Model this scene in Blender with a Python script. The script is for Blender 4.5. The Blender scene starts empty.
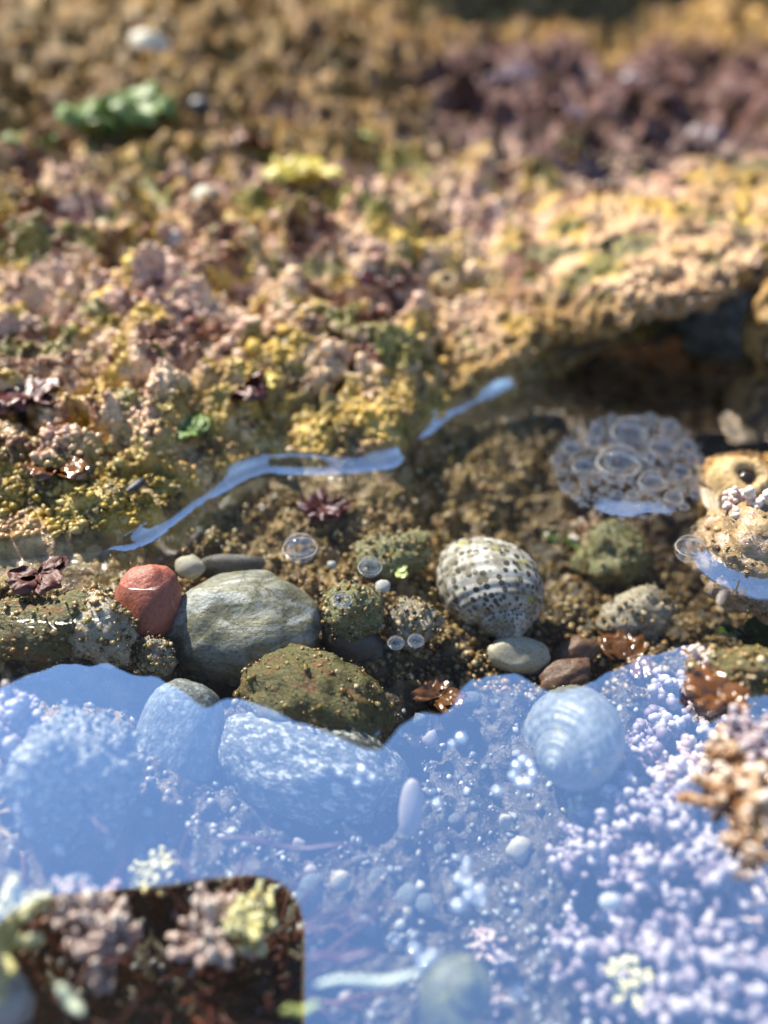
# Tide pool seen close up.  1 Blender unit = 1 cm (scene unit scale 0.01).
import bpy, bmesh, math, random
import numpy as np
from mathutils import Vector, Matrix

sc = bpy.context.scene
col = sc.collection
sc.unit_settings.system = 'METRIC'
sc.unit_settings.scale_length = 0.01
R = math.radians

# ------------------------------------------------------------------ camera
PITCH = R(36.0); CAM_Z = 9.45; FPX = 800.0
cd = bpy.data.cameras.new('camera'); cam = bpy.data.objects.new('camera', cd); col.objects.link(cam)
cam.location = (0, 0, CAM_Z); cam.rotation_euler = (math.pi/2 - PITCH, 0, 0)
cd.sensor_fit = 'VERTICAL'; cd.sensor_height = 24.0; cd.lens = FPX/1024*24.0
cd.clip_start = 0.05; cd.clip_end = 2000
cd.dof.use_dof = True; cd.dof.focus_distance = 13.9
APERTURE = 0.48                                  # cm, diameter
cd.dof.aperture_fstop = (cd.lens*1e-3)/APERTURE
sc.camera = cam

# ------------------------------------------------------------------ sky, sun, exposure
SUN_EL, SUN_AZ = R(50), R(-44)
w = bpy.data.worlds.new('World'); sc.world = w; w.use_nodes = True
bg = w.node_tree.nodes['Background']
sk = w.node_tree.nodes.new('ShaderNodeTexSky'); sk.sky_type = 'NISHITA'; sk.sun_disc = False
sk.sun_elevation = SUN_EL; sk.sun_rotation = SUN_AZ
sk.air_density = 1.0; sk.dust_density = 0.0; sk.ozone_density = 5.0
w.node_tree.links.new(sk.outputs[0], bg.inputs[0]); bg.inputs[1].default_value = 0.10
sl = bpy.data.lights.new('sun', 'SUN'); so = bpy.data.objects.new('sun', sl); col.objects.link(so)
sl.energy = 4.7; sl.angle = R(0.5); sl.color = (1, .93, .80)
sd = Vector((math.sin(SUN_AZ)*math.cos(SUN_EL), math.cos(SUN_AZ)*math.cos(SUN_EL), math.sin(SUN_EL)))
so.rotation_euler = sd.to_track_quat('Z', 'Y').to_euler(); so.location = sd*60
vs = sc.view_settings; vs.view_transform = 'Standard'; vs.look = 'None'; vs.exposure = 1.3; vs.gamma = 1
vs.use_curve_mapping = False
sc.render.engine = 'CYCLES'
sc.cycles.max_bounces = 5; sc.cycles.transparent_max_bounces = 16; sc.cycles.glossy_bounces = 3; sc.cycles.diffuse_bounces = 2
sc.cycles.caustics_reflective = False; sc.cycles.caustics_refractive = False
sc.cycles.sample_clamp_indirect = 6
WATER_IOR = 6.6

# ------------------------------------------------------------------ geometry helpers
ct, st = math.cos(PITCH), math.sin(PITCH)
CR = Vector((1, 0, 0)); CU = Vector((0, st, ct)); CB = Vector((0, -ct, st))     # right, up, back of the viewpoint
def ray(px, py):
    return CR*((px-384)/FPX) + CU*((512-py)/FPX) - CB
def at(px, py, z):
    d = ray(px, py); t = (z-CAM_Z)/d.z
    return Vector((0, 0, CAM_Z)) + d*t
def depth(p):
    return -(Vector(p)-Vector((0, 0, CAM_Z))).dot(CB)

def _h(i, j, k, seed):
    n = (i.astype(np.int64)*374761393 + j.astype(np.int64)*668265263 + k.astype(np.int64)*2147483647 + seed*974711) & 0xFFFFFFFF
    n = ((n ^ (n >> 13))*1274126177) & 0xFFFFFFFF
    n = ((n ^ (n >> 16))*2246822519) & 0xFFFFFFFF
    return ((n ^ (n >> 15)) & 0xFFFFFF)/float(0xFFFFFF)*2-1
def vnoise(x, y, z, seed=0):
    x = np.asarray(x, float); y = np.asarray(y, float)+0*x; z = np.asarray(z, float)+0*x
    i, j, k = np.floor(x), np.floor(y), np.floor(z)
    fx, fy, fz = x-i, y-j, z-k
    fx, fy, fz = [f*f*f*(f*(f*6-15)+10) for f in (fx, fy, fz)]
    r = 0
    for a in (0, 1):
        for b in (0, 1):
            for c in (0, 1):
                r = r + _h(i+a, j+b, k+c, seed)*(fx if a else 1-fx)*(fy if b else 1-fy)*(fz if c else 1-fz)
    return r
def fbm(x, y, z=0, octs=4, seed=0, gain=.5):
    r = 0; a = 1; s = 1; z = np.asarray(z, float)
    for o in range(octs):
        r = r + a*vnoise(np.asarray(x)*s+o*17.3, np.asarray(y)*s-o*9.1, z*s+o*3.7, seed+o*101); a *= gain; s *= 2.03
    return r
def sstep(x, a, b):
    t = np.clip((np.asarray(x, float)-a)/(b-a), 0, 1); return t*t*(3-2*t)

def npmesh(name, v, f, smooth=True, uv=None):
    """v Nx3, f Mx3 or Mx4 -> mesh"""
    me = bpy.data.meshes.new(name)
    v = np.ascontiguousarray(v, np.float32); f = np.ascontiguousarray(f, np.int32); n = f.shape[1]
    me.vertices.add(len(v)); me.vertices.foreach_set('co', v.ravel())
    me.loops.add(f.size); me.loops.foreach_set('vertex_index', f.ravel())
    me.polygons.add(len(f)); me.polygons.foreach_set('loop_start', np.arange(0, f.size, n, dtype=np.int32))
    if smooth: me.polygons.foreach_set('use_smooth', np.ones(len(f), bool))
    me.update(calc_edges=True)
    if uv is not None:
        l = me.uv_layers.new(name='uv'); l.data.foreach_set('uv', np.ascontiguousarray(uv[f.ravel()], np.float32).ravel())
    return me
def gridfaces(nr, nc, wrap=False):
    i = np.arange(nr*nc).reshape(nr, nc)
    if wrap:
        j = np.roll(i, -1, axis=1); a, b, c, d = i[:-1], j[:-1], j[1:], i[1:]
    else:
        a, b, c, d = i[:-1, :-1], i[:-1, 1:], i[1:, 1:], i[1:, :-1]
    return np.stack([a, b, c, d], -1).reshape(-1, 4)
_ico = {}
def ico(sub):
    if sub not in _ico:
        bm = bmesh.new(); bmesh.ops.create_icosphere(bm, subdivisions=sub, radius=1)
        bm.verts.ensure_lookup_table()
        _ico[sub] = (np.array([v.co[:] for v in bm.verts]), np.array([[q.index for q in f.verts] for f in bm.faces])); bm.free()
    return _ico[sub]

def link(name, me, mat=None, parent=None, loc=None, rot=None):
    o = bpy.data.objects.new(name, me); col.objects.link(o)
    if mat and me and not me.materials: me.materials.append(mat)
    if parent: o.parent = parent
    if loc is not None: o.location = loc
    if rot is not None: o.rotation_euler = rot
    return o
def tag(o, label, cat, group=None):
    o['label'] = label; o['category'] = cat
    if group: o['group'] = group
    return o
def thing(name, label, cat, loc, group=None, rotm=None, scale=None):
    o = bpy.data.objects.new(name, None); o.empty_display_size = .3; col.objects.link(o); o.location = loc
    if rotm is not None: o.rotation_euler = rotm.to_euler()
    if scale: o.scale = (scale,)*3
    return tag(o, label, cat, group)
def kind(o, k): o['kind'] = k; return o
def camrot(ang=0, tilt=0):
    m = Matrix((CR, CU, CB)).transposed()
    return m @ Matrix.Rotation(ang, 3, 'Z') @ Matrix.Rotation(tilt, 3, 'X')
def frame_to(zdir, roll=0):
    return zdir.normalized().to_track_quat('Z', 'Y').to_matrix() @ Matrix.Rotation(roll, 3, 'Z')
def cam_dir(r, u, b): return (CR*r + CU*u + CB*b).normalized()

def tubes(paths, radii, seg=6):
    """paths: list of Kx3 arrays, radii: list of K arrays -> one v,f"""
    V, F, o = [], [], 0
    for p, r in zip(paths, radii):
        p = np.asarray(p, float); t = np.gradient(p, axis=0); t /= np.linalg.norm(t, axis=1)[:, None]+1e-9
        up = np.array([.13, .37, .91]); a = np.cross(t, up); a /= np.linalg.norm(a, axis=1)[:, None]+1e-9; b = np.cross(t, a)
        th = np.arange(seg)/seg*2*np.pi
        ring = p[:, None] + np.asarray(r)[:, None, None]*(a[:, None]*np.cos(th)[None, :, None]+b[:, None]*np.sin(th)[None, :, None])
        V.append(ring.reshape(-1, 3)); F.append(gridfaces(len(p), seg, True)+o); o += len(p)*seg
    return np.concatenate(V), np.concatenate(F)

# ------------------------------------------------------------------ material helpers
class NT:
    def __init__(s, name):
        s.m = bpy.data.materials.new(name); s.m.use_nodes = True; s.t = s.m.node_tree
        s.b = s.t.nodes['Principled BSDF']; s.out = s.t.nodes['Material Output']
        s.tc = s.n('ShaderNodeTexCoord')
    def n(s, ty, **k):
        x = s.t.nodes.new(ty)
        for a, v in k.items(): setattr(x, a, v)
        return x
    def l(s, a, b): s.t.links.new(a, b)
    def setin(s, inp, v):
        if hasattr(v, 'is_output'): s.l(v, inp)
        else: inp.default_value = (*v, 1) if isinstance(v, (tuple, list)) and len(v) == 3 and inp.type == 'RGBA' else v
    def map(s, scale=(1, 1, 1), rot=(0, 0, 0), src='Object', loc=(0, 0, 0)):
        m = s.n('ShaderNodeMapping'); s.l(s.tc.outputs[src], m.inputs[0]); m.inputs[1].default_value = loc; m.inputs[2].default_value = rot; m.inputs[3].default_value = scale
        return m.outputs[0]
    def noise(s, scale, detail=4, rough=.55, vec=None, dist=0):
        x = s.n('ShaderNodeTexNoise'); x.inputs['Scale'].default_value = scale; x.inputs['Detail'].default_value = detail
        x.inputs['Roughness'].default_value = rough; x.inputs['Distortion'].default_value = dist
        s.l(vec or s.tc.outputs['Object'], x.inputs['Vector']); return x.outputs['Fac']
    def voro(s, scale, out='Distance', vec=None, feature='F1', rnd=1):
        x = s.n('ShaderNodeTexVoronoi', feature=feature); x.inputs['Scale'].default_value = scale; x.inputs['Randomness'].default_value = rnd
        s.l(vec or s.tc.outputs['Object'], x.inputs['Vector']); return x.outputs[out]
    def ramp(s, fac, stops, interp='LINEAR'):
        x = s.n('ShaderNodeValToRGB'); r = x.color_ramp; r.interpolation = interp
        while len(r.elements) < len(stops): r.elements.new(.5)
        for e, (p, c) in zip(r.elements, stops):
            e.position = p; e.color = (*c, 1) if not isinstance(c, (int, float)) else (c, c, c, 1)
        s.l(fac, x.inputs[0]); return x.outputs[0]
    def mix(s, f, a, b, blend='MIX'):
        x = s.n('ShaderNodeMix', data_type='RGBA', blend_type=blend)
        s.setin(x.inputs[0], f); s.setin(x.inputs[6], a); s.setin(x.inputs[7], b); return x.outputs[2]
    def math(s, op, a, b=0, clamp=False):
        x = s.n('ShaderNodeMath', operation=op, use_clamp=clamp); s.setin(x.inputs[0], a); s.setin(x.inputs[1], b); return x.outputs[0]
    def sep(s, v):
        x = s.n('ShaderNodeSeparateXYZ'); s.l(v, x.inputs[0]); return x.outputs
    def island(s):
        return s.n('ShaderNodeNewGeometry').outputs['Random Per Island']
    def objrand(s): return s.n('ShaderNodeObjectInfo').outputs['Random']
    def bump(s, h, strength=.5, dist=.05, prev=None):
        x = s.n('ShaderNodeBump'); x.inputs['Strength'].default_value = strength; x.inputs['Distance'].default_value = dist
        s.l(h, x.inputs['Height'])
        if prev: s.l(prev, x.inputs['Normal'])
        return x.outputs[0]
    def done(s, color=None, rough=.4, normal=None, spec=.5, gain=None, **k):
        if gain is not None: color = s.mix(1.0, color, gain, 'MULTIPLY')
        if color is not None: s.setin(s.b.inputs['Base Color'], color)
        s.setin(s.b.inputs['Roughness'], rough); s.b.inputs['Specular IOR Level'].default_value = spec
        if normal is not None: s.l(normal, s.b.inputs['Normal'])
        for a, v in k.items(): s.setin(s.b.inputs[a.replace('_', ' ')], v)
        return s.m

def stone_mat(name, cols, scale=1.5, rough=.4, speck=None, speck_scale=9, speck_amt=.35, bump=.4, bscale=8, vec_scale=(1, 1, 1), rot=(0, 0, 0), spec=.5, dist=0.6):
    s = NT(name); v = s.map(vec_scale, rot)
    n = s.noise(scale, 5, .6, v, dist)
    k = len(cols); c = s.ramp(n, [(.28+.44*i/max(1, k-1), q) for i, q in enumerate(cols)])
    if speck:
        sp = s.ramp(s.noise(speck_scale, 3, .7), [(.52, 0), (.62, 1)])
        c = s.mix(s.math('MULTIPLY', sp, speck_amt), c, speck)
    nb = s.noise(bscale, 5, .65)
    r = s.ramp(s.noise(scale*3, 3), [(.35, max(.12, rough-.15)), (.7, rough+.12)])
    return s.done(c, r, s.bump(nb, bump, .06), spec)

M = {}
M['grey_stone'] = stone_mat('grey banded stone', [(.12, .115, .065), (.32, .325, .28), (.20, .18, .10), (.50, .505, .475), (.28, .23, .12)], 1.1, .42, (.08, .07, .035), 16, .6, .6, 10, (.9, 1.7, 1.2), (0, 0, R(-38)), dist=.9)
M['red_stone'] = stone_mat('red stone', [(.27, .07, .045), (.42, .13, .085), (.34, .10, .06), (.50, .20, .14)], 2.2, .45, (.16, .05, .03), 12, .5, .6, 7)
M['olive_stone'] = stone_mat('olive mottled stone', [(.035, .033, .012), (.20, .18, .06), (.07, .06, .02), (.40, .35, .17)], 9, .45, (.26, .06, .015), 2.2, .4, 1.0, 14)
M['pale_long_stone'] = stone_mat('pale long stone', [(.06, .07, .068), (.22, .24, .225), (.12, .135, .13), (.30, .31, .29)], 2.2, .5, (.55, .56, .52), 9, .6, .8, 8)
M['granite_stone'] = stone_mat('granite stone', [(.04, .05, .048), (.20, .205, .18), (.08, .09, .085), (.32, .31, .26)], 6, .5, (.85, .82, .68), 9, .85, 1.0, 16)
M['pebble_pink'] = stone_mat('pinkish pebble', [(.28, .24, .22), (.38, .32, .29)], 4, .5, (.40, .36, .33), 20, .5, .2, 12)
M['pebble_cream'] = stone_mat('cream pebble', [(.42, .35, .22), (.60, .55, .42), (.50, .44, .30)], 2.5, .45, (.16, .12, .06), 18, .7, .35, 14)
M['brown_stone'] = stone_mat('dark brown stone', [(.07, .03, .018), (.17, .09, .055), (.11, .05, .03)], 2.0, .3, (.28, .22, .15), 9, .3, .4, 8)
M['dark_stone'] = stone_mat('dark grey stone', [(.05, .045, .04), (.13, .12, .10)], 2.0, .35, (.25, .22, .17), 12, .3, .4, 9)
M['purple_stone'] = stone_mat('dark purple stone', [(.05, .03, .035), (.17, .11, .12), (.09, .06, .07), (.28, .20, .18)], .8, .3, (.40, .33, .28), 4, .35, .6, 4)
M['white_chip'] = stone_mat('white chip', [(.45, .45, .42), (.62, .61, .57)], 3, .45, None, bump=.2)
M['boulder_rock'] = stone_mat('wet brown rock', [(.08, .05, .022), (.38, .26, .13), (.20, .13, .06), (.55, .42, .30)], 2.2, .3, (.62, .48, .44), 6, .5, 1.0, 8)
M['crystal_stone'] = stone_mat('crusty beige stone', [(.20, .15, .08), (.52, .45, .33), (.32, .25, .15), (.62, .56, .46)], 4, .4, (.70, .66, .6), 9, .5, 1.0, 9)
M['green_grit_stone'] = stone_mat('green gritty stone', [(.07, .07, .02), (.30, .28, .09), (.14, .14, .05), (.48, .44, .26)], 4.5, .4, (.60, .56, .44), 9, .55, 1.0, 11)

def chip_mat():
    s = NT('assorted pebbles'); r = s.objrand()
    c = s.ramp(r, [(0, (.62, .62, .58)), (.22, (.50, .46, .40)), (.4, (.30, .31, .30)), (.55, (.50, .30, .24)), (.68, (.34, .27, .16)), (.82, (.66, .64, .60)), (.93, (.22, .24, .25))], 'CONSTANT')
    c = s.mix(.45, c, s.ramp(s.noise(6, 4), [(.3, .25), (.7, 1.0)]), 'MULTIPLY')
    return s.done(c, .45, s.bump(s.noise(12), .4, .04))
M['chip'] = chip_mat()

def crust(s, base):
    """patches of living crust over the rock: pink coralline, ochre, maroon, green film"""
    def patch(scale, loc, lo, hi, amt, colr, base, det=3):
        return s.mix(s.ramp(s.noise(scale, det, .55, s.map(loc=loc)), [(lo, 0), (hi, amt)]), base, colr)
    zz = s.math('ADD', s.math('MULTIPLY', s.sep(s.tc.outputs['Object'])[2], .1), s.math('MULTIPLY', s.math('SUBTRACT', s.noise(.3, 3), .5), .25))
    v = s.noise(.9, 5, .65, s.map(loc=(8, 8, 3)))
    base = s.mix(s.ramp(zz, [(.10, 0), (.16, .85), (.25, .85), (.33, 0)]), base, s.ramp(v, [(.28, (.13, .06, .05)), (.38, (.58, .38, .32)), (.47, (1.0, .84, .74)), (.56, (.95, .74, .68)), (.64, (.70, .52, .22)), (.74, (.35, .14, .13))]))      # pale pink zone
    c = patch(.42, (7, 3, 1), .50, .55, .85, s.ramp(s.noise(2.2, 4, .6), [(.3, (.32, .15, .16)), (.45, (.58, .37, .40)), (.58, (.86, .68, .70)), (.75, (.44, .24, .28))]), base)
    c = patch(.55, (2, 9, 4), .53, .58, .85, s.ramp(s.noise(2.6, 4, .6), [(.35, (.34, .24, .02)), (.55, (.70, .54, .08)), (.75, (.80, .66, .28))]), c)
    c = patch(.60, (12, 1, 8), .53, .57, .92, s.ramp(s.noise(2.6, 4, .6), [(.35, (.05, .010, .012)), (.6, (.20, .05, .05)), (.75, (.42, .24, .27))]), c)
    c = patch(.62, (3, 14, 2), .56, .60, .85, s.ramp(s.noise(2.6, 4, .6), [(.35, (.05, .09, .01)), (.65, (.20, .26, .05))]), c)
    c = s.mix(s.ramp(zz, [(.10, .6), (.17, 0)]), c, s.ramp(v, [(.32, (.03, .018, .005)), (.44, (.24, .165, .03)), (.56, (.56, .42, .09)), (.68, (.80, .66, .34))]))      # golden olive zone by the water
    c = s.mix(s.ramp(zz, [(.32, 0), (.40, .85)]), c, s.ramp(v, [(.34, (.014, .006, .002)), (.46, (.075, .038, .009)), (.55, (.16, .088, .022)), (.62, (.30, .19, .06)), (.70, (.80, .60, .34))]))                                 # brown upper zone
    return c
def bank_mat():
    s = NT('encrusted sandstone'); xyz = s.sep(s.tc.outputs['Object'])
    def at_(x, y, z): return s.map(loc=(x, y, z))
    mid = s.noise(1.0, 5, .65, None, .4); fine = s.noise(4.0, 5, .65)
    c = s.ramp(mid, [(.28, (.035, .02, .008)), (.38, (.18, .11, .03)), (.46, (.38, .26, .09)), (.53, (.62, .46, .24)), (.60, (.30, .25, .06)), (.69, (.84, .68, .52)), (.80, (.13, .05, .045))])
    c = crust(s, c)
    cell = s.ramp(s.sep(s.voro(3.4, 'Color'))[0], [(0, (.20, .14, .07)), (.3, (.66, .52, .30)), (.5, (.34, .24, .11)), (.68, (.80, .68, .52)), (.80, (.10, .06, .035)), (.92, (.62, .42, .34))], 'CONSTANT')
    c = s.mix(.24, c, cell)
    c = s.mix(s.ramp(s.noise(1.5, 4, .6, at_(5, 9, 4)), [(.55, 0), (.61, .8)]), c, (.022, .012, .008))                                                                                                            # dark pits
    wet = s.ramp(s.math('ADD', xyz[2], s.math('MULTIPLY', s.noise(.8), .6)), [(.10, 1), (.60, 0)])
    und = s.ramp(s.noise(2.0, 6, .7), [(.34, (.018, .011, .004)), (.45, (.10, .066, .02)), (.54, (.27, .19, .075)), (.62, (.13, .105, .025)), (.71, (.46, .35, .21)), (.82, (.06, .035, .012))])
    c = s.mix(wet, c, s.mix(.30, und, cell))
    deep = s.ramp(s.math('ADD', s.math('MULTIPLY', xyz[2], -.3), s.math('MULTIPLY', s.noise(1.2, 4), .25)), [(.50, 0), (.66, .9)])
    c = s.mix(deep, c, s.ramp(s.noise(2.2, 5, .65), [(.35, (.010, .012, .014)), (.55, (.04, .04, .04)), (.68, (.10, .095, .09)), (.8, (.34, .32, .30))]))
    d = s.n('ShaderNodeVectorMath', operation='DISTANCE'); s.l(s.map((.7, .6, 0)), d.inputs[0]); d.inputs[1].default_value = (6.6, 23, 0)
    pm = s.ramp(s.math('MULTIPLY', s.math('ADD', d.outputs['Value'], s.math('MULTIPLY', s.noise(.35, 3), 6.0)), .1), [(.80, .93), (1.12, 0)])
    c = s.mix(pm, c, s.ramp(s.noise(.8, 4, .6, at_(1, 5, 2)), [(.36, (.014, .006, .008)), (.48, (.07, .034, .042)), (.57, (.16, .10, .12)), (.66, (.34, .25, .28)), (.75, (.50, .33, .20))]))
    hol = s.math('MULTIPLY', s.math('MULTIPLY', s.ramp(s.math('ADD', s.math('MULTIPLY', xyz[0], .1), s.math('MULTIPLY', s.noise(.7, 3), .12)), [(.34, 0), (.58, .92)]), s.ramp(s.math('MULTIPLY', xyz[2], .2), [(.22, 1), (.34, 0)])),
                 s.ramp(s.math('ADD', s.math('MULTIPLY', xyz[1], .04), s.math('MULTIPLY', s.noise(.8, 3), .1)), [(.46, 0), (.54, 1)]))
    c = s.mix(hol, c, s.ramp(s.noise(2.4, 5, .65), [(.35, (.012, .007, .003)), (.55, (.06, .036, .014)), (.68, (.13, .085, .035)), (.8, (.30, .22, .12))]))             # shade of the hollow painted as dark brown on bed and walls
    cliff = s.ramp(s.math('MULTIPLY', xyz[2], .02), [(.19, 0), (.24, 1)])                                                                                                       # unseen rocks high behind, coloured near black so the water mirrors dark
    c = s.mix(cliff, c, (.016, .013, .010))
    h = s.math('ADD', s.noise(2.5, 6, .65), s.math('MULTIPLY', s.voro(5), .5))
    n = s.bump(fine, .8, .10, s.bump(h, .7, .16))
    s.l(s.ramp(s.math('MULTIPLY', xyz[2], .1), [(.12, .4), (.34, .04)]), s.b.inputs['Specular IOR Level'])                    # wet near the water, dry above
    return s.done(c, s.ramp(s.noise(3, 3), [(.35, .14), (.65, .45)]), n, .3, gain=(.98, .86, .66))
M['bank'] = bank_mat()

def ledge_mat(name='golden gritty sandstone', edge=True):
    s = NT(name)
    c = s.ramp(s.noise(1.4, 6, .65), [(.28, (.12, .07, .025)), (.42, (.36, .23, .09)), (.54, (.55, .38, .17)), (.64, (.44, .32, .10)), (.76, (.62, .46, .33))])
    cell = s.ramp(s.sep(s.voro(5, 'Color'))[0], [(0, (.26, .17, .06)), (.35, (.60, .48, .28)), (.6, (.42, .29, .10)), (.85, (.72, .62, .48))], 'CONSTANT')
    c = s.mix(.34, c, cell)
    c = s.mix(s.ramp(s.noise(1.8, 4, .6, s.map(loc=(4, 4, 2))), [(.52, 0), (.60, .9)]), c, (.035, .018, .008))
    if edge:                                    # the upper side is crusted pink and tan like the bank
        pk_ = crust(s, s.ramp(s.noise(1.0, 5, .65, None, .4), [(.30, (.10, .06, .03)), (.42, (.40, .26, .12)), (.53, (.62, .44, .28)), (.62, (.42, .30, .08)), (.72, (.72, .56, .42))]))
        pk_ = s.mix(s.ramp(s.noise(1.5, 4, .6, s.map(loc=(5, 9, 4))), [(.54, 0), (.62, .85)]), pk_, (.030, .018, .012))
        c = s.mix(s.ramp(s.math('ADD', s.sep(s.tc.outputs['UV'])[1], s.math('MULTIPLY', s.noise(1.0), .2)), [(.40, .95), (.56, 0)]), c, pk_)
    n = s.bump(s.noise(6, 5, .7), .9, .10, s.bump(s.voro(5), .6, .10))
    return s.done(c, .32, n, gain=(.84, .68, .44))
M['ledge'] = ledge_mat(); M['boulder'] = ledge_mat('tan boulder rock', False)

def grain_mat(name, stops, rough=.2, gain=(.98, .86, .66), follow=0, hollow=False, spec=.4):
    s = NT(name); c0 = s.ramp(s.island(), stops, 'CONSTANT')
    c = s.mix(follow, c0, crust(s, c0)) if follow else c0
    c = s.mix(.3, c, s.ramp(s.noise(8, 3), [(.3, .3), (.7, 1.0)]), 'MULTIPLY')
    if hollow:  # the same painted shade, on the grains below the ledge
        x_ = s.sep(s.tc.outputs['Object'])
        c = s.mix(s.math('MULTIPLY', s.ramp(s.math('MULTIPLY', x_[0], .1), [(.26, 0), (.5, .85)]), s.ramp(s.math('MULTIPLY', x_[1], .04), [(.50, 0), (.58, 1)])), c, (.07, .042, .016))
    return s.done(c, rough, spec=spec, gain=gain)
M['grain_bank'] = grain_mat('grains on the bank', [(0, (.34, .23, .08)), (.14, (.50, .38, .20)), (.30, (.14, .09, .04)), (.42, (.56, .42, .33)), (.54, (.44, .36, .07)), (.64, (.22, .13, .09)), (.76, (.62, .54, .40)), (.84, (.05, .03, .02)), (.91, (.88, .84, .76))], follow=.8)
M['grain_pink'] = grain_mat('pinkish grains', [(0, (.48, .34, .28)), (.2, (.60, .46, .40)), (.4, (.28, .17, .14)), (.55, (.66, .54, .44)), (.72, (.40, .30, .14)), (.86, (.14, .09, .07)), (.94, (.80, .74, .68))], rough=.5, spec=.15, follow=.9)
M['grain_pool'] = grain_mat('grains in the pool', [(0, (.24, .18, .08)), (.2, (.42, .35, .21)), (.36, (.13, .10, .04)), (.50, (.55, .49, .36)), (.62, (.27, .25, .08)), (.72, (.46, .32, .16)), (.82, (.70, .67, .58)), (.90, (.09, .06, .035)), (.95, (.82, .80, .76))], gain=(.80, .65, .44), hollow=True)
M['grain_pale'] = grain_mat('pale shell grit', [(0, (.55, .55, .52)), (.25, (.40, .42, .42)), (.45, (.72, .71, .68)), (.65, (.50, .44, .36)), (.8, (.22, .23, .24)), (.9, (.82, .81, .78))], gain=(.55, .55, .55))

def film_mat(name, ior, tint=(1, 1, 1), rough=0.0):
    """clear film: transparent, with mirror reflection growing towards grazing angles (the same from both sides)"""
    s = NT(name); f0 = ((ior-1)/(ior+1))**2
    lw = s.n('ShaderNodeLayerWeight'); lw.inputs[0].default_value = .5
    f = s.math('ADD', s.math('MULTIPLY', s.math('POWER', lw.outputs['Facing'], 5.0), 1-f0), f0)
    t = s.n('ShaderNodeBsdfTransparent'); t.inputs[0].default_value = (*tint, 1)
    g = s.n('ShaderNodeBsdfGlossy'); g.inputs['Roughness'].default_value = rough
    mx = s.n('ShaderNodeMixShader'); s.l(f, mx.inputs[0]); s.l(t.outputs[0], mx.inputs[1]); s.l(g.outputs[0], mx.inputs[2])
    s.l(mx.outputs[0], s.out.inputs[0]); s.t.nodes.remove(s.b); return s.m
def water_mat():
    """clear water: lets the light through, with a mirror reflection laid over it that grows towards grazing angles"""
    s = NT('clear sea water'); f0 = ((WATER_IOR-1)/(WATER_IOR+1))**2
    lw = s.n('ShaderNodeLayerWeight'); lw.inputs[0].default_value = .5
    f = s.math('ADD', s.math('MULTIPLY', s.math('POWER', lw.outputs['Facing'], 5.0), 1-f0), f0)
    t = s.n('ShaderNodeBsdfTransparent'); t.inputs[0].default_value = (.80, .82, .82, 1)
    g = s.n('ShaderNodeBsdfGlossy'); g.inputs['Roughness'].default_value = 0.0
    cc = s.n('ShaderNodeCombineColor')
    for i in range(3): s.l(f, cc.inputs[i])
    s.l(cc.outputs[0], g.inputs[0])
    ad = s.n('ShaderNodeAddShader'); s.l(t.outputs[0], ad.inputs[0]); s.l(g.outputs[0], ad.inputs[1])
    s.l(ad.outputs[0], s.out.inputs[0]); s.t.nodes.remove(s.b); return s.m
M['water'] = water_mat()
def bubble_mat():
    s = NT('bubble film'); lw = s.n('ShaderNodeLayerWeight'); lw.inputs[0].default_value = .5
    t = s.n('ShaderNodeBsdfTransparent'); g = s.n('ShaderNodeBsdfGlossy'); g.inputs['Roughness'].default_value = .01
    mx = s.n('ShaderNodeMixShader'); s.l(s.math('ADD', s.math('MULTIPLY', s.math('POWER', lw.outputs['Facing'], 4.0), .8), .16), mx.inputs[0])
    s.l(t.outputs[0], mx.inputs[1]); s.l(g.outputs[0], mx.inputs[2])
    s.done((.85, .86, .87), .15, spec=.8); m2 = s.n('ShaderNodeMixShader'); s.l(s.ramp(lw.outputs['Facing'], [(.70, 0), (.94, .6)]), m2.inputs[0])
    s.l(mx.outputs[0], m2.inputs[1]); s.l(s.b.outputs[0], m2.inputs[2]); s.l(m2.outputs[0], s.out.inputs[0]); return s.m
M['bubble'] = bubble_mat()
def rim_mat():
    s = NT('bubble rim of water'); t = s.n('ShaderNodeBsdfTransparent'); mx = s.n('ShaderNodeMixShader'); mx.inputs[0].default_value = .38
    s.done((.80, .82, .84), .12, spec=.9); s.l(t.outputs[0], mx.inputs[1]); s.l(s.b.outputs[0], mx.inputs[2]); s.l(mx.outputs[0], s.out.inputs[0]); return s.m
M['bubble_rim'] = rim_mat()

def simple(name, colr, rough=.4, var=.35, scale=5, spec=.5, bump=.3, **k):
    s = NT(name); c = s.mix(var, colr, s.ramp(s.noise(scale, 4), [(.3, .25), (.7, 1.3)]), 'MULTIPLY')
    return s.done(c, rough, s.bump(s.noise(scale*2), bump, .04), spec, **k)
def coral_mat(name, stops):
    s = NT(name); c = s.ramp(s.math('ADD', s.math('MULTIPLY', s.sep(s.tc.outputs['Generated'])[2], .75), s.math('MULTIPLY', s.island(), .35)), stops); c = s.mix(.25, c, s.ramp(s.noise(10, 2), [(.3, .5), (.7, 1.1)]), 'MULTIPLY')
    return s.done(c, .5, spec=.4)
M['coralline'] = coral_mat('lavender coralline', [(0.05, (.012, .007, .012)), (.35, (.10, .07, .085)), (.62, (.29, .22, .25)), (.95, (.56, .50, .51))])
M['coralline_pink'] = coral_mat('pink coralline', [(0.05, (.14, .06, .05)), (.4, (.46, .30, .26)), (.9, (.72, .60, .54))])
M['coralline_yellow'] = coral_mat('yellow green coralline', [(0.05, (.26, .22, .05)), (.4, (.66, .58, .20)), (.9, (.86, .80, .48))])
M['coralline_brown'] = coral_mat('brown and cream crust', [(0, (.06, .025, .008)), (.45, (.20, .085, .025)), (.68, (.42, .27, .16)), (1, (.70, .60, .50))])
M['red_weed'] = simple('dark red weed', (.075, .016, .010), .55)
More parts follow.
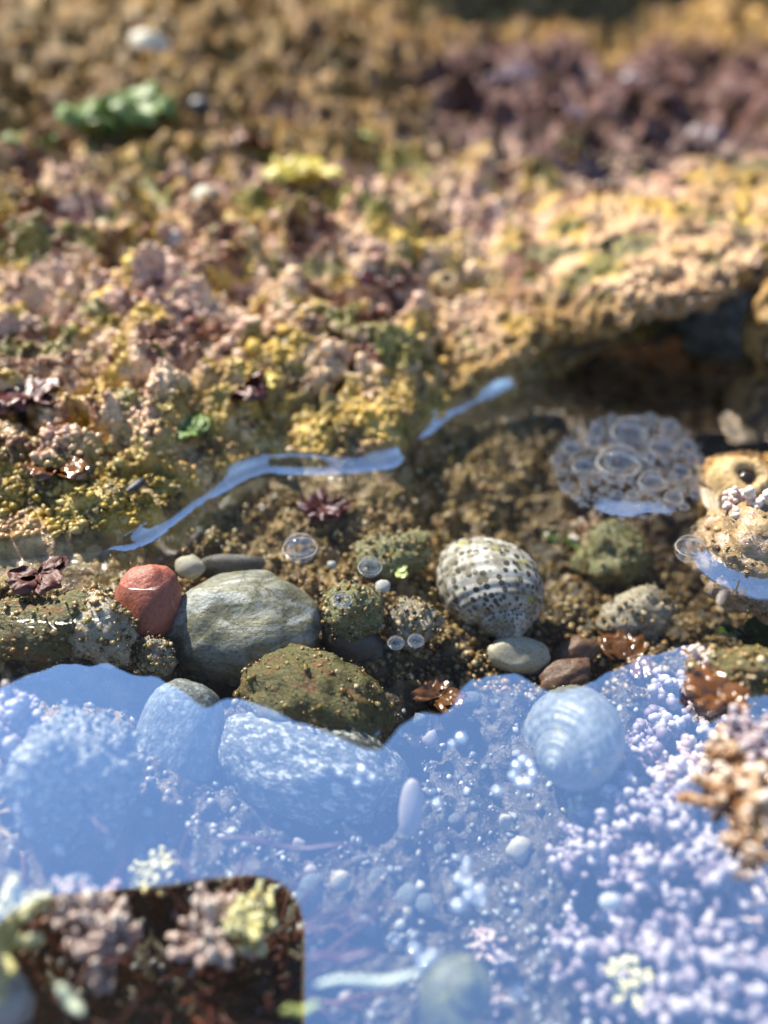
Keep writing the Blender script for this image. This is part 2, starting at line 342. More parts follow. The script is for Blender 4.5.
M['rust_weed'] = simple('rusty weed', (.13, .032, .010), .4)
M['brown_weed'] = simple('glossy brown weed', (.13, .05, .012), .2, spec=.7)
M['green_weed'] = simple('green sea lettuce', (.13, .20, .055), .5, scale=2, spec=.3)
M['dark_green_weed'] = simple('dark green weed', (.06, .09, .015), .3)
M['lime_weed'] = simple('pale lime weed', (.45, .50, .16), .35)
M['yellow_weed'] = simple('yellow weed', (.52, .42, .07), .45)
M['maroon_weed'] = simple('maroon weed', (.07, .014, .012), .4)
M['blade_white'] = simple('bleached blade', (.62, .68, .52), .4)
M['purple_ribbon'] = simple('purple ribbon', (.07, .022, .03), .45)
M['phone_back'] = simple('black glass back', (.006, .006, .007), .25, var=0, bump=0)
M['phone_frame'] = simple('pale phone case edge', (.85, .84, .80), .35, var=0, bump=0)
M['lens_glass'] = simple('dark lens glass', (.004, .004, .006), .05, var=0, bump=0)
M['barnacle'] = simple('tan barnacle', (.50, .34, .15), .45, .75, 3, bump=1.0)
M['barnacle_hole'] = simple('dark barnacle opening', (.02, .013, .008), .1, 0)
M['anemone'] = simple('maroon anemone', (.09, .014, .016), .3)
M['anemone_tip'] = simple('pale anemone tip', (.55, .42, .42), .3)
M['silver_bubble'] = simple('silvery air bubble', (.75, .78, .80), .16, var=0, bump=0, Metallic=.75)
M['mussel'] = simple('blue black mussel shell', (.018, .022, .03), .45, .3, 6)

def shell_mat(name, base, dots, amt, apexc, su=150, sv=24, dirt=(.30, .27, .16)):
    s = NT(name); v = s.map((su, sv, 1), src='UV'); uvx = s.sep(s.tc.outputs['UV'])
    d = s.voro(1, vec=v, rnd=.6)
    n = s.noise(2.2, 4); dot = s.math('MULTIPLY', s.ramp(d, [(.38, .95), (.52, 0)]), s.ramp(n, [(.30, .35), (.45, 1)]))
    c = s.mix(s.math('MULTIPLY', dot, amt), base, dots)
    c = s.mix(s.ramp(s.math('ABSOLUTE', s.math('SINE', s.math('MULTIPLY', uvx[1], 44.0))), [(.0, .55), (.35, 0)]), c, dirt)
    c = s.mix(s.ramp(s.noise(5, 5, .65), [(.42, 0), (.60, .75)]), c, dirt)
    c = s.mix(s.ramp(s.noise(3.2, 4, .6, s.map(loc=(3, 1, 7))), [(.60, 0), (.68, .7)]), c, (.40, .36, .07))
    c = s.mix(s.ramp(uvx[0], [(.22, .85), (.42, 0)]), c, apexc)
    return s.done(c, .42, s.bump(s.noise(12, 4), .4, .03))
M['snail'] = shell_mat('spotted snail shell', (.64, .60, .54), (.02, .016, .014), 1, (.36, .31, .14), 180, 32, dirt=(.20, .165, .10))
M['snail_pale'] = shell_mat('pale snail shell', (.26, .28, .28), (.10, .11, .11), .7, (.24, .26, .26), dirt=(.14, .15, .14))
M['snail_green'] = shell_mat('green snail shell', (.13, .14, .05), (.05, .05, .02), .8, (.14, .15, .05), dirt=(.07, .07, .03))

# ------------------------------------------------------------------ the land and the pool bed
WL = [(-260, 575), (-100, 565), (0, 560), (60, 556), (100, 552), (140, 545), (165, 527), (200, 502), (235, 480), (265, 469), (300, 470), (340, 471),
      (385, 465), (405, 457), (420, 438), (450, 415), (480, 402), (525, 382), (570, 358), (620, 335), (680, 312), (730, 285), (780, 290), (860, 330), (980, 400)]
_wl = sorted([(p.x, p.y) for p in (at(a, b, 0) for a, b in WL)])
_wx0 = np.array([p[0] for p in _wl]); _wy0 = np.array([p[1] for p in _wl]); _wx = np.linspace(_wx0[0], _wx0[-1], 800)
_k = np.exp(-np.linspace(-2.2, 2.2, 25)**2); _wy = np.convolve(np.pad(np.interp(_wx, _wx0, _wy0), 12, mode='edge'), _k/_k.sum(), 'valid')
def Yw(x): return np.interp(x, _wx, _wy)
PS = [-60, -40, -25, -14, -9, -6.5, -4.5, -3.2, -2.2, -1.3, -.6, -.2, 0, .18, .6, 1.5, 3, 5, 8, 12, 18, 24, 30, 42, 50, 62, 76, 90, 140, 400]
PZ = [4, 2, -2.0, -2.6, -2.4, -2.1, -1.75, -1.4, -1.0, -.62, -.34, -.12, 0, .28, .6, 1.0, 1.5, 1.95, 2.45, 2.95, 3.7, 4.5, 5.4, 7.6, 10.4, 18, 46, 88, 94, 104]
MOUNDS = [(-4.6, 7.2, .9, 1.7), (4.3, 7.4, 1.0, 1.5), (4.9, 5.6, .9, 1.4), (1.4, 11.3, .45, .9), (-.3, 11.6, .35, .8), (5.4, 10.3, .6, 1.0), (2.8, 9.2, .25, .8)]
def base_h(x, y):
    x = np.asarray(x, float); y = np.asarray(y, float)
    z = np.interp(y-Yw(x), PS, PZ)
    z = z + np.where(np.abs(x) > 40, (np.abs(x)-40)*.12, 0)*sstep(y, 0, 20)
    for mx, my, a, r in MOUNDS:
        z = z + a*np.exp(-((x-mx)**2+(y-my)**2)/(r*r))*(y < Yw(x))
    return z
def H(x, y):
    x = np.asarray(x, float); y = np.asarray(y, float); s = y-Yw(x)
    z = base_h(x, y)
    calm = .10 + .90*sstep(np.abs(s), .05, .9)
    up = sstep(s, .3, 3)
    z = z + calm*(.20+.12*up)*fbm(x*.9, y*.9, 0, 4, 3)
    z = z + calm*(.13-.05*up-.03*sstep(s, 3, 9))*fbm(x*3.3, y*3.3, 2, 3, 11)
    z = z + calm*(.04+.03*up-.04*sstep(s, 3, 9))*fbm(x*9, y*9, 5, 2, 23)
    z = z + up*.34*fbm(x*1.3+4, y*1.3, 7, 3, 51)
    rid = 1-np.abs(fbm(x*.45, y*.7, 8, 3, 31)); z = z - up*1.0*sstep(rid, .80, 1.0)
    z = z + up*sstep(s, 4, 10)*.8*fbm(x*.4, y*.4, 3, 3, 41)
    return z
def bed(px, py, lift=0):
    """where the sight line meets the pool bed or bank (smooth shape)"""
    d = ray(px, py); o = Vector((0, 0, CAM_Z)); t = 4.0
    while t < 90:
        p = o+d*t
        if p.z <= float(base_h(p.x, p.y))+lift: return p
        t += .03
    return o+d*t

xs = np.unique(np.concatenate([np.arange(-8.5, 8.5, .06), np.arange(-20, -8.5, .16), np.arange(8.5, 20, .16), np.linspace(-70, -20, 40), np.linspace(20, 70, 40), [-400, -250, -150, -100, 100, 150, 250, 400]]))
ys = np.unique(np.concatenate([np.arange(2.2, 22, .06), np.arange(22, 45, .15), np.linspace(45, 125, 60), np.linspace(-8, 2.2, 30), [-400, -200, -100, -60, -40, -25, -15, 160, 250, 400]]))
X, Y = np.meshgrid(xs, ys); Z = H(X.ravel(), Y.ravel())
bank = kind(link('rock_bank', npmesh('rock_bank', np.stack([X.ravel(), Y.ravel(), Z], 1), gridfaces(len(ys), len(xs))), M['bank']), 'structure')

# ------------------------------------------------------------------ overhanging ledge with the dark hollow under it
LIP = [(395, 440, .12), (425, 414, .20), (455, 394, .28), (490, 378, .34), (530, 360, .45), (565, 344, .65), (600, 332, 1.1), (640, 325, 1.3), (680, 316, 1.45), (706, 306, 1.6), (728, 294, 1.75), (750, 284, 1.9), (800, 280, 2.0), (900, 290, 2.1)]
lp = np.array([list(at(*q)) for q in LIP]); arc = np.r_[0, np.cumsum(np.linalg.norm(np.diff(lp, axis=0), axis=1))]
uu = np.linspace(0, arc[-1], 330); L = np.stack([np.interp(uu, arc, lp[:, i]) for i in range(3)], 1)
sec = []                                        # section: (back distance, height) round the lip
for t in np.linspace(0, 1, 46): sec.append((6.5*(1-t)**1.6, (.60+1.15*(1-t))))
for a in np.linspace(0, math.pi, 26)[1:-1]: sec.append((-.24*math.sin(a), .30+.30*math.cos(a)))
for t in np.linspace(0, 1, 40): sec.append((5.5*t**1.4, -.02+.35*t))
sec = np.array(sec)
grow = np.clip(uu/5.0, .3, 1)[:, None]
LX = L[:, 0:1]+0*sec[None, :, 0]; LY = L[:, 1:2]+sec[None, :, 0]*np.clip(grow*1.2, .4, 1); LZ = L[:, 2:3]+(sec[None, :, 1])*grow
nn = fbm(LX*1.1, LY*1.1, LZ*1.1, 4, 77); n2 = fbm(LX*4.5, LY*4.5, LZ*4.5, 3, 78)
n3 = fbm(LX*9, LY*9, LZ*9, 2, 80)
LZ2 = LZ+.15*nn+.09*n2+.035*n3; LY2 = LY-.28*fbm(LX*1.5+9, LY*1.5, LZ*1.5, 4, 79)-.10*n2-.04*n3
ledge = link('rock_ledge', npmesh('rock_ledge', np.stack([LX, LY2, LZ2], -1).reshape(-1, 3), gridfaces(len(uu), len(sec)), uv=np.stack(np.meshgrid(uu/10, np.linspace(0, 1, len(sec)), indexing='ij'), -1).reshape(-1, 2)), M['ledge'])
tag(ledge, 'golden gritty sandstone ledge overhanging the dark hollow of the pool', 'rock ledge')

# ------------------------------------------------------------------ the water
WP = .36                                        # level of the near water; it falls gently towards the bank
BD = [(-400, 690), (-50, 690), (0, 688), (30, 674), (60, 664), (100, 665), (130, 676), (160, 684), (185, 698), (205, 712), (222, 702), (245, 704), (270, 715), (300, 728), (335, 742), (360, 751), (378, 753), (390, 742),
      (400, 730), (420, 718), (440, 720), (451, 716), (459, 697), (470, 686), (490, 679), (520, 677), (540, 690), (560, 697), (585, 690), (610, 675), (640, 662), (665, 653), (690, 649), (720, 651), (768, 656), (1200, 660)]
_bd = [at(a, b, WP) for a, b in BD]; _bx = np.array([p.x for p in _bd]); _by = np.array([p.y for p in _bd])
wx = np.unique(np.concatenate([np.arange(-11, 12, .055), np.linspace(-60, -11, 30), np.linspace(12, 60, 30)]))
wy = np.unique(np.concatenate([np.arange(1.5, 27, .055), np.linspace(-45, 1.5, 30)]))
WX, WY = np.meshgrid(wx, wy)
bl = np.interp(wx, _bx, _by); bl = bl + .05*fbm(wx*4, wx*0, 1, 3, 5)
elev = np.degrees(np.arctan2(9.0, WY))
tilt = np.radians(np.clip((elev-31)/2, 0, 16))*sstep(WY-bl[None, :], 0, .22)
tilt[WY < 4] = 0
drop = np.cumsum(np.tan(tilt)*np.gradient(wy)[:, None], axis=0)
def blurx(a, sig):
    n = int(3*sig/.055); k = np.exp(-.5*(np.arange(-n, n+1)*.055/sig)**2); k /= k.sum()
    return np.stack([np.convolve(np.pad(r, n, mode='edge'), k, 'valid') for r in a])
q_ = WY-bl[None, :]; b1, b2 = blurx(drop, .35), blurx(drop, 1.2)
m1, m2 = sstep(q_, .12, .7), sstep(q_, .7, 3.0)
drop = (drop*(1-m1)+b1*m1)*(1-m2)+b2*m2
WZ = WP-drop; print('far level', WZ[-1].min(), WZ[-1].mean(), WZ[-1].max())
# gentle ripples, mostly near the bank
WZ += .006*fbm(WX*1.1, WY*1.1, 0, 2, 91)*sstep(WY, 6, 10) + .003*fbm(WX*.7, WY*.7, 3, 2, 92)
wl = Yw(wx); lev = np.array([np.interp(wl[i], wy, WZ[:, i]) for i in range(len(wx))]); WZ -= lev[None, :]*sstep(WY-wl[None, :], -6, -.3)
slope = np.gradient(wl, wx); dist = (wl[None, :]-WY)*np.cos(np.arctan(slope))[None, :]
pa = at(100, 552, 0).x; pb = at(405, 457, 0).x; pc = at(425, 433, 0).x; pd = at(528, 380, 0).x
amp = .050*sstep(wx, pa-.3, pa+.4)*(1-sstep(wx, pb-.15, pb+.05)) + .09*sstep(wx, pc-.25, pc+.3)*(1-sstep(wx, pd-1.2, pd))*(.7+.5*vnoise(wx*1.7, 0*wx, 0*wx, 7)) + .03*sstep(wx, pa, pa+1)
amp = amp*(.9+.25*fbm(wx*1.3, 0*wx, 3, 2, 19))
WZ += amp[None, :]*np.exp(-np.clip(dist, -.12, 9)/.095)
BOULDER = at(748, 548, .1); FOAM = at(634, 476, .05)
rb = np.hypot((WX-BOULDER.x)/1.0, (WY-BOULDER.y)/1.15); WZ += .15*np.exp(-np.clip(rb-.95, 0, 9)/.30)*sstep(-(WY-BOULDER.y), -1.2, .2)
rf = np.hypot((WX-FOAM.x)/1.55, (WY-FOAM.y)/1.5); WZ += .10*np.exp(-rf**4)
def water_z(x, y):
    i = int(np.clip(np.searchsorted(wx, x), 0, len(wx)-1)); j = int(np.clip(np.searchsorted(wy, y), 0, len(wy)-1)); return float(WZ[j, i])
def on_water(px, py):
    p = at(px, py, .1)
    for _ in range(6): p = at(px, py, water_z(p.x, p.y))
    return p
water = kind(link('pool_water', npmesh('pool_water', np.stack([WX, WY, WZ], -1).reshape(-1, 3), gridfaces(len(wy), len(wx))), M['water']), 'structure')

# ------------------------------------------------------------------ stones
def rock_mesh(name, seed, sub=4, lump=.16, fine=.03, square=.0, freq=1.1, cuts=0):
    v, f = ico(sub); v = v.copy(); rs = np.random.RandomState(seed)
    if square: v = v/(np.sum(np.abs(v)**(2+square*4), axis=1)**(1/(2+square*4)))[:, None]
    o = rs.rand(3)*50
    d = 1+lump*fbm(v[:, 0]*freq+o[0], v[:, 1]*freq+o[1], v[:, 2]*freq+o[2], 3, seed, .45)
    d += fine*fbm(v[:, 0]*6+o[0], v[:, 1]*6+o[1], v[:, 2]*6+o[2], 3, seed+5)
    v = v*d[:, None]
    for _ in range(cuts):
        n = rs.randn(3); n /= np.linalg.norm(n); h = v@n; lim = rs.uniform(.55, .8); ex = np.clip(h-lim, 0, None); v -= (ex*.82)[:, None]*n
    return npmesh(name, v, f)
def stone(name, label, cat, px, py, wpx, hpx, mat, ang=0, seed=1, sink=.65, thick=.75, lift=0, group=None, zc=None, **k):
    p = bed(px, py)
    for _ in range(3):
        D = depth(p); b = .5*min(wpx, hpx)*D/FPX
        zz = (float(base_h(p.x, p.y))+b*sink+lift) if zc is None else zc
        p = at(px, py, zz) if py > 460 else bed(px, py+.2*hpx)+Vector((0, 0, b*(sink-.5)))
    D = depth(p); a = .5*wpx*D/FPX; b = .5*hpx*D/FPX
    o = link(name, rock_mesh(name, seed, **k), M[mat], loc=p, rot=camrot(R(ang)).to_euler())
    o.scale = (a, b, min(a, b)*thick)
    return tag(o, label, cat, group)

stone('grey_stone', 'large smooth grey stone with pale and tan bands, beside the red stone', 'stone', 240, 629, 158, 120, 'grey_stone', 10, 21, sub=5, lump=.13, fine=.012, square=.04, sink=.42, thick=.8)
stone('red_stone', 'brick red stone tucked against the left of the grey banded stone', 'stone', 147, 606, 64, 88, 'red_stone', -12, 5, sub=4, lump=.10, fine=.02, sink=.6)
stone('olive_stone', 'olive green mottled stone with rusty edges below the grey stone', 'stone', 320, 704, 148, 100, 'olive_stone', -24, 9, sub=5, lump=.16, fine=.06, square=.12, sink=.7, thick=.95)
stone('long_stone', 'pale long rounded stone standing below the grey stone under the reflection', 'stone', 174, 752, 88, 150, 'pale_long_stone', -17, 13, sub=4, lump=.10, fine=.012, square=.15, sink=-.25, thick=.6)
stone('granite_stone', 'large pale speckled granite stone lying under the blue reflection', 'stone', 312, 772, 190, 110, 'granite_stone', -16, 17, sub=5, lump=.14, fine=.03, square=.1, sink=.3)
stone('oval_pebble', 'small smooth pinkish oval pebble standing upright right of the granite stone', 'pebble', 411, 808, 24, 60, 'pebble_pink', -5, 3, sub=3, lump=.06, fine=.005, lift=.9)
stone('cream_pebble', 'cream speckled pebble just under the spotted snail', 'pebble', 520, 656, 62, 36, 'pebble_cream', -6, 31, sub=4, lump=.14, fine=.015, square=.1, sink=1.2)
stone('brown_stone', 'dark reddish brown stone right of the cream pebble', 'stone', 576, 652, 50, 34, 'brown_stone', 20, 37, sub=4, lump=.2, fine=.03, sink=1.2, cuts=3)
stone('brown_stone', 'dark brown angular stone in front of the reddish brown one', 'stone', 566, 676, 58, 34, 'brown_stone', 25, 38, sub=4, lump=.2, fine=.03, sink=1.2, cuts=3)
stone('gritty_pebble', 'gritty grey pebble at the tip of the dark brown stones', 'pebble', 566, 690, 46, 24, 'crystal_stone', 8, 39, sub=3, lump=.2, fine=.06, sink=1.0)
stone('dark_stone', 'flat dark grey stone between the grey stone and the olive one', 'stone', 352, 642, 70, 42, 'dark_stone', -28, 41, sub=3, lump=.15, fine=.02, sink=.6)
stone('green_stone', 'knobbly green gritty stone right of the grey banded stone', 'stone', 352, 612, 58, 56, 'green_grit_stone', 0, 43, sub=4, lump=.25, fine=.10, sink=1.0)
stone('gritty_stone', 'gritty greenish stone behind the white chip', 'stone', 388, 556, 76, 52, 'green_grit_stone', 10, 44, sub=4, lump=.25, fine=.10, sink=.5)
stone('crusty_stone', 'small crusty beige stone below the red stone', 'stone', 150, 658, 44, 40, 'crystal_stone', 10, 47, sub=4, lump=.3, fine=.14, sink=1.1)
stone('crusty_stone', 'grey crusty stone left of the red stone', 'stone', 103, 632, 66, 74, 'crystal_stone', 35, 48, sub=4, lump=.25, fine=.10, sink=.9)
stone('dark_gritty_stone', 'low dark gritty stone at the left edge above the blue reflection', 'stone', 40, 630, 130, 72, 'olive_stone', 5, 49, sub=4, lump=.25, fine=.10, sink=.8)
stone('brown_pebble', 'small tan pebble wedged between the red and grey stones', 'pebble', 190, 567, 26, 24, 'pebble_cream', 0, 50, sub=3, lump=.2, fine=.04, sink=1.2)
stone('dark_stone', 'dark slate stone behind the top edge of the grey banded stone', 'stone', 232, 566, 70, 26, 'dark_stone', 0, 51, sub=3, lump=.15, fine=.03, sink=1.2)
stone('white_chip', 'white chip of shell beside the lime weed scrap', 'chip', 382, 587, 17, 13, 'white_chip', 10, 52, sub=2, lump=.25, fine=.0, cuts=4, lift=.5)
stone('white_chip', 'tiny white chip above the grey stone corner', 'chip', 332, 566, 10, 11, 'white_chip', 10, 53, sub=2, lump=.25, fine=.0, cuts=4, lift=.3)
stone('gritty_lump', 'sandy crusted lump left of the spotted snail', 'stone', 410, 622, 50, 52, 'crystal_stone', 0, 54, sub=4, lump=.25, fine=.16, sink=.8)
stone('gritty_lump', 'sandy crusted lump right of the brown stones', 'stone', 640, 620, 76, 54, 'crystal_stone', 15, 56, sub=4, lump=.3, fine=.14, sink=.8)
stone('sandy_lump', 'brown gritty lump at the pool edge below the foam', 'stone', 612, 556, 76, 70, 'green_grit_stone', 30, 57, sub=4, lump=.3, fine=.14, sink=.6)
stone('crusty_stone', 'light crusty stone in front of the granite under the reflection, left', 'stone', 80, 770, 130, 120, 'granite_stone', 35, 58, sub=5, lump=.3, fine=.16, sink=.2)

# boulder poking out at the right edge, with pink crust, barnacle in front of the hollow
def boulder(name, label, c, rad, mat, seed, ang=0, lump=.22, fine=.08, sub=5):
    o = link(name, rock_mesh(name, seed, sub=sub, lump=lump, fine=fine, freq=1.3), M[mat], loc=c); o.scale = rad; o.rotation_euler = (0, 0, R(ang)); return tag(o, label, 'rock')
boulder('boulder', 'tan boulder with pink crust breaking the water at the right edge', Vector((BOULDER.x+.3, BOULDER.y-.15, -.1)), (1.3, 1.25, 1.0), 'boulder_rock', 61)
pk = at(756, 482, .35)
boulder('low_rock', 'low brown rock carrying the cream barnacle at the right edge', pk+Vector((.25, .5, -.75)), (1.1, 1.0, .85), 'boulder', 62)
boulder('knob_rock', 'small sunlit yellow knob of rock right of the dark notch', at(776, 328, 1.0), (.75, .8, 1.3), 'boulder', 63)
boulder('dark_rock', 'added dark rock standing in for shade under the ledge end', at(738, 326, .2)+Vector((.3, .9, 0)), (1.7, .8, 1.1), 'dark_stone', 65)  # added to fill the notch with dark in place of shade
boulder('tip_rock', 'dark green rock tip at the right edge beside the coralline algae', at(748, 676, .25), (.85, .42, .40), 'olive_stone', 64)

# ------------------------------------------------------------------ grit and sand
def on_land(x, y): return H(x, y)
def grains(name, x, y, z, size, mat, seed, flat=.8):
    rs = np.random.RandomState(seed); v0, f0 = ico(1); n = len(x); k = len(v0)
    q = rs.randn(n, 4); q /= np.linalg.norm(q, axis=1)[:, None]; a, b, c, d = q.T
    Rm = np.stack([np.stack([1-2*(c*c+d*d), 2*(b*c-a*d), 2*(b*d+a*c)], -1), np.stack([2*(b*c+a*d), 1-2*(b*b+d*d), 2*(c*d-a*b)], -1), np.stack([2*(b*d-a*c), 2*(c*d+a*b), 1-2*(b*b+c*c)], -1)], 1)
    sc3 = size[:, None]*rs.uniform(.55, 1.25, (n, 3))
    v = (v0[None]*(1+.22*rs.randn(n, k, 1).clip(-1.5, 1.5)))*sc3[:, None, :]
    v = np.einsum('nij,nkj->nki', Rm, v); v[:, :, 2] *= flat
    v += np.stack([x, y, z], -1)[:, None, :]
    f = (f0[None]+(np.arange(n)*k)[:, None, None]).reshape(-1, 3)
    return kind(link(name, npmesh(name, v.reshape(-1, 3), f, smooth=False), M[mat]), 'stuff')
def gritty(o, n, size, mat, seed):
    rs_ = np.random.RandomState(seed); bpy.context.view_layer.update(); mw = o.matrix_world
    v = np.array([mw @ q.co for q in o.data.vertices]); c = v.mean(0); nv = v-c; nv /= np.linalg.norm(nv, axis=1)[:, None]
    idx = np.where(nv@np.array([0, -.4, .9]) > -.15)[0]; idx = idx[rs_.randint(0, len(idx), n)]
    p_ = v[idx]+size*.5*rs_.randn(n, 3); s2 = size*(.4+1.1*rs_.rand(n)**3)
    g = grains('grit', p_[:, 0], p_[:, 1], p_[:, 2], s2, mat, seed); g.parent = o; g.matrix_parent_inverse = mw.inverted(); return g
for o_ in [q for q in list(col.objects) if q.name.split('.')[0] in ('green_stone', 'gritty_stone', 'crusty_stone', 'gritty_lump', 'sandy_lump', 'dark_gritty_stone', 'tip_rock', 'boulder', 'low_rock', 'gritty_pebble', 'olive_stone')]:
    lit = 'under the reflection' in o_['label']  # stones below the reflection carry more and paler grit
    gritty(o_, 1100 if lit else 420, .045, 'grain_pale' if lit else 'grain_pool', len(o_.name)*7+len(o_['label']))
rng = np.random.RandomState(4)
def pick(n, y0, y1, land, power=1.0):
    out = []
    while sum(len(o) for o in out) < n:
        y = y0+(y1-y0)*rng.rand(n*2)**power; x = (rng.rand(n*2)*2-1)*(y*.52+3.2)
        s = y-Yw(x); m = (s > .22) if land else (s < -.55)
        out.append(np.stack([x[m], y[m]], 1))
    return np.concatenate(out)[:n]
p = pick(24000, 9.5, 24, True, 1.2); s_ = .025+.09*rng.rand(len(p))**3.0
tag_l = grains('bank_grit', p[:, 0], p[:, 1], H(p[:, 0], p[:, 1])+s_*.2, s_, 'grain_bank', 1)
p = pick(6500, 17, 32, True, 1.2); s_ = .04+.18*rng.rand(len(p))**3.5
grains('pink_grit', p[:, 0], p[:, 1], H(p[:, 0], p[:, 1])+s_*.2, s_, 'grain_pink', 2)
p = pick(34000, 10.0, 24, False, 1.15); s_ = .014+.075*rng.rand(len(p))**4
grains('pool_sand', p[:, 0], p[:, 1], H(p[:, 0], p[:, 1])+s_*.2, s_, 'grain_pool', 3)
p = pick(3600, 2.4, 10.0, False, .9); s_ = .018+.085*rng.rand(len(p))**4
grains('shell_grit', p[:, 0], p[:, 1], H(p[:, 0], p[:, 1])+s_*.3, s_, 'grain_pale', 4)
# grit stuck on the ledge
ii = rng.randint(5, len(uu)-2, 6500); jj = rng.randint(8, 74, 6500)
s_ = .02+.05*rng.rand(6500)**3
grains('ledge_grit', LX[ii, jj]+.03*rng.randn(6500), LY2[ii, jj], LZ2[ii, jj], s_, 'grain_bank', 5)

# ------------------------------------------------------------------ snails
def shell_mesh(name, turns=4.2, W=1.95, c=.44, tr=.585, hz=1.12, cords=11, cd_=.016, nph=260, nps=110):
    ph = np.linspace(-turns*2*np.pi, 0, nph); ps = np.linspace(0, 2*np.pi, nps, endpoint=False)
    Rr = W**(ph/(2*np.pi)); PH, PSI = np.meshgrid(ph, ps, indexing='ij'); RR = Rr[:, None]
    tubr = tr*RR*(1+cd_*np.cos(PSI*cords*2))*(1+.012*np.sin(PH*19))
    rad = c*RR + tubr*np.cos(PSI)
    z = -hz*RR*.8 + tubr*.92*np.sin(PSI)
    v = np.stack([rad*np.cos(PH), rad*np.sin(PH), z], -1)
    uv = np.stack([(PH/(2*np.pi)+turns)/turns, PSI/(2*np.pi)], -1)
    v = v.reshape(-1, 3)*np.array([1, 1, 1.5]); mid = (v.max(0)+v.min(0))/2; v = (v-mid)/((v.max(0)-v.min(0)).max()/2)
    f = gridfaces(nph, nps, True)
    me = npmesh(name, v, f, uv=uv.reshape(-1, 2))
    lipc = v.reshape(nph, nps, 3)[-1]
    return me, lipc
def snail(label, px, py, dpx, zc, mat, axis, roll, group=None):
    p = at(px, py, zc); D = depth(p); r = .5*dpx*D/FPX
    t = thing('sea_snail', label, 'snail', p, 'sea snails in the pool', frame_to(axis, roll), r)
    me, lipc = shell_mesh('shell'); link('shell', me, M[mat], t)
    cen = lipc.mean(0); n = len(lipc)                   # horny door closing the opening
    v = np.vstack([lipc*.985+cen*.015, [cen]]); f = np.array([[i, (i+1) % n, n] for i in range(n)])
    link('operculum', npmesh('operculum', v, f), M['brown_stone'], t)
    return t
snail('spotted black and white sea snail with worn olive tip, above the cream pebble', 485, 586, 138, -1.15, 'snail', cam_dir(.16, -.80, .58), R(250))
snail('pale bluish sea snail under the blue reflection beside the coralline algae', 572, 734, 130, -.85, 'snail_pale', cam_dir(-.62, -.12, .78), R(200))
snail('greenish sea snail seen dimly at the bottom edge of the pool', 456, 1004, 104, -1.7, 'snail_green', cam_dir(.1, .65, .7), R(250))

# ------------------------------------------------------------------ foam and bubbles
def dome(name, seg=28, rings=12, low=-.25):
    th = np.linspace(math.asin(low), math.pi/2-.02, rings); a = np.arange(seg)/seg*2*np.pi
    v = np.stack([np.cos(th)[:, None]*np.cos(a), np.cos(th)[:, None]*np.sin(a), np.sin(th)[:, None]+0*a], -1).reshape(-1, 3)
    f = gridfaces(rings, seg, True); top = len(v); v = np.vstack([v, [[0, 0, 1]]])
    q = np.array([[(rings-1)*seg+i, (rings-1)*seg+(i+1) % seg, top, top] for i in range(seg)])
    me = bpy.data.meshes.new(name); me.from_pydata(v.tolist(), [], f.tolist()+[r[:3].tolist() for r in q]); 
    me.polygons.foreach_set('use_smooth', np.ones(len(me.polygons), bool)); return me
def torus(name, R0=1, r=.085, n=36, m=8):
    a = np.arange(n)/n*2*np.pi; b = np.arange(m)/m*2*np.pi
    v = np.stack([(R0+r*np.cos(b))[None, :]*np.cos(a)[:, None], (R0+r*np.cos(b))[None, :]*np.sin(a)[:, None], r*np.sin(b)[None, :]+0*a[:, None]], -1)
    i = np.arange(n*m).reshape(n, m); j = np.roll(i, -1, 0); k = np.roll(i, -1, 1); l_ = np.roll(j, -1, 1)
    return npmesh(name, v.reshape(-1, 3), np.stack([i, j, l_, k], -1).reshape(-1, 4))
DOME = dome('bubble'); DOME.materials.append(M['bubble']); RIM = torus('rim', 1.0, .03); RIM.materials.append(M['bubble_rim'])
BUB = [(x, y, r*1.0) for x, y, r in [(618, 464, 21), (629, 433, 17), (652, 483, 13), (584, 467, 11), (663, 449, 13), (674, 498, 9), (632, 495, 6), (659, 507, 6), (572, 449, 9), (592, 443, 8), (597, 430, 8), (566, 487, 6), (560, 473, 5), (557, 460, 6),
       (648, 457, 7), (682, 472, 9), (686, 446, 9), (670, 427, 9), (697, 494, 7), (671, 481, 5), (638, 459, 5), (618, 494, 5), (596, 482, 5), (584, 485, 4), (650, 418, 6), (612, 418, 5), (692, 460, 6), (699, 478, 6), (648, 505, 5), (608, 500, 4), (684, 507, 5), (575, 496, 4), (603, 490, 4), (640, 508, 4), (668, 512, 4)]]
rr = random.Random(8)
while len(BUB) < 250:
    a = rr.random()*math.tau; q = math.sqrt(rr.random()); x = 630+76*q*math.cos(a); y = 464+(54 if math.sin(a) > 0 else 50)*q*math.sin(a); r_ = rr.uniform(1.5, 3.6)
    if y > 500+(x-600)*.12+8 and x < 600: continue
    if all(math.hypot(x-b[0], (y-b[1])*1.25) > (r_+b[2])*.80 for b in BUB): BUB.append((x, y, r_))
    elif rr.random() < .01: BUB.append((x, y, 1.5))
foam = thing('foam_patch', 'patch of clear round foam bubbles floating by the dark hollow', 'foam', FOAM)
for x, y, r_ in BUB:
    p = on_water(x, y); r = r_*depth(p)/FPX
    o = link('bubble', DOME, parent=foam, loc=p-FOAM); o.scale = (r, r, r*.92)
    e = link('rim', RIM, parent=o)
def lone_bubble(px, py, rpx, label):
    p = on_water(px, py); r = rpx*depth(p)/FPX
    t = thing('bubble', label, 'bubble', p, 'single bubbles afloat'); t.scale = (r, r, r*.8)
    link('dome', DOME, parent=t); link('rim', RIM, parent=t)
lone_bubble(300, 548, 17, 'single clear bubble above the right end of the grey stone')
lone_bubble(691, 548, 15, 'single bubble with sky reflection beside the right boulder')
lone_bubble(370, 567, 12, 'faint clear bubble on the gritty greenish stone')
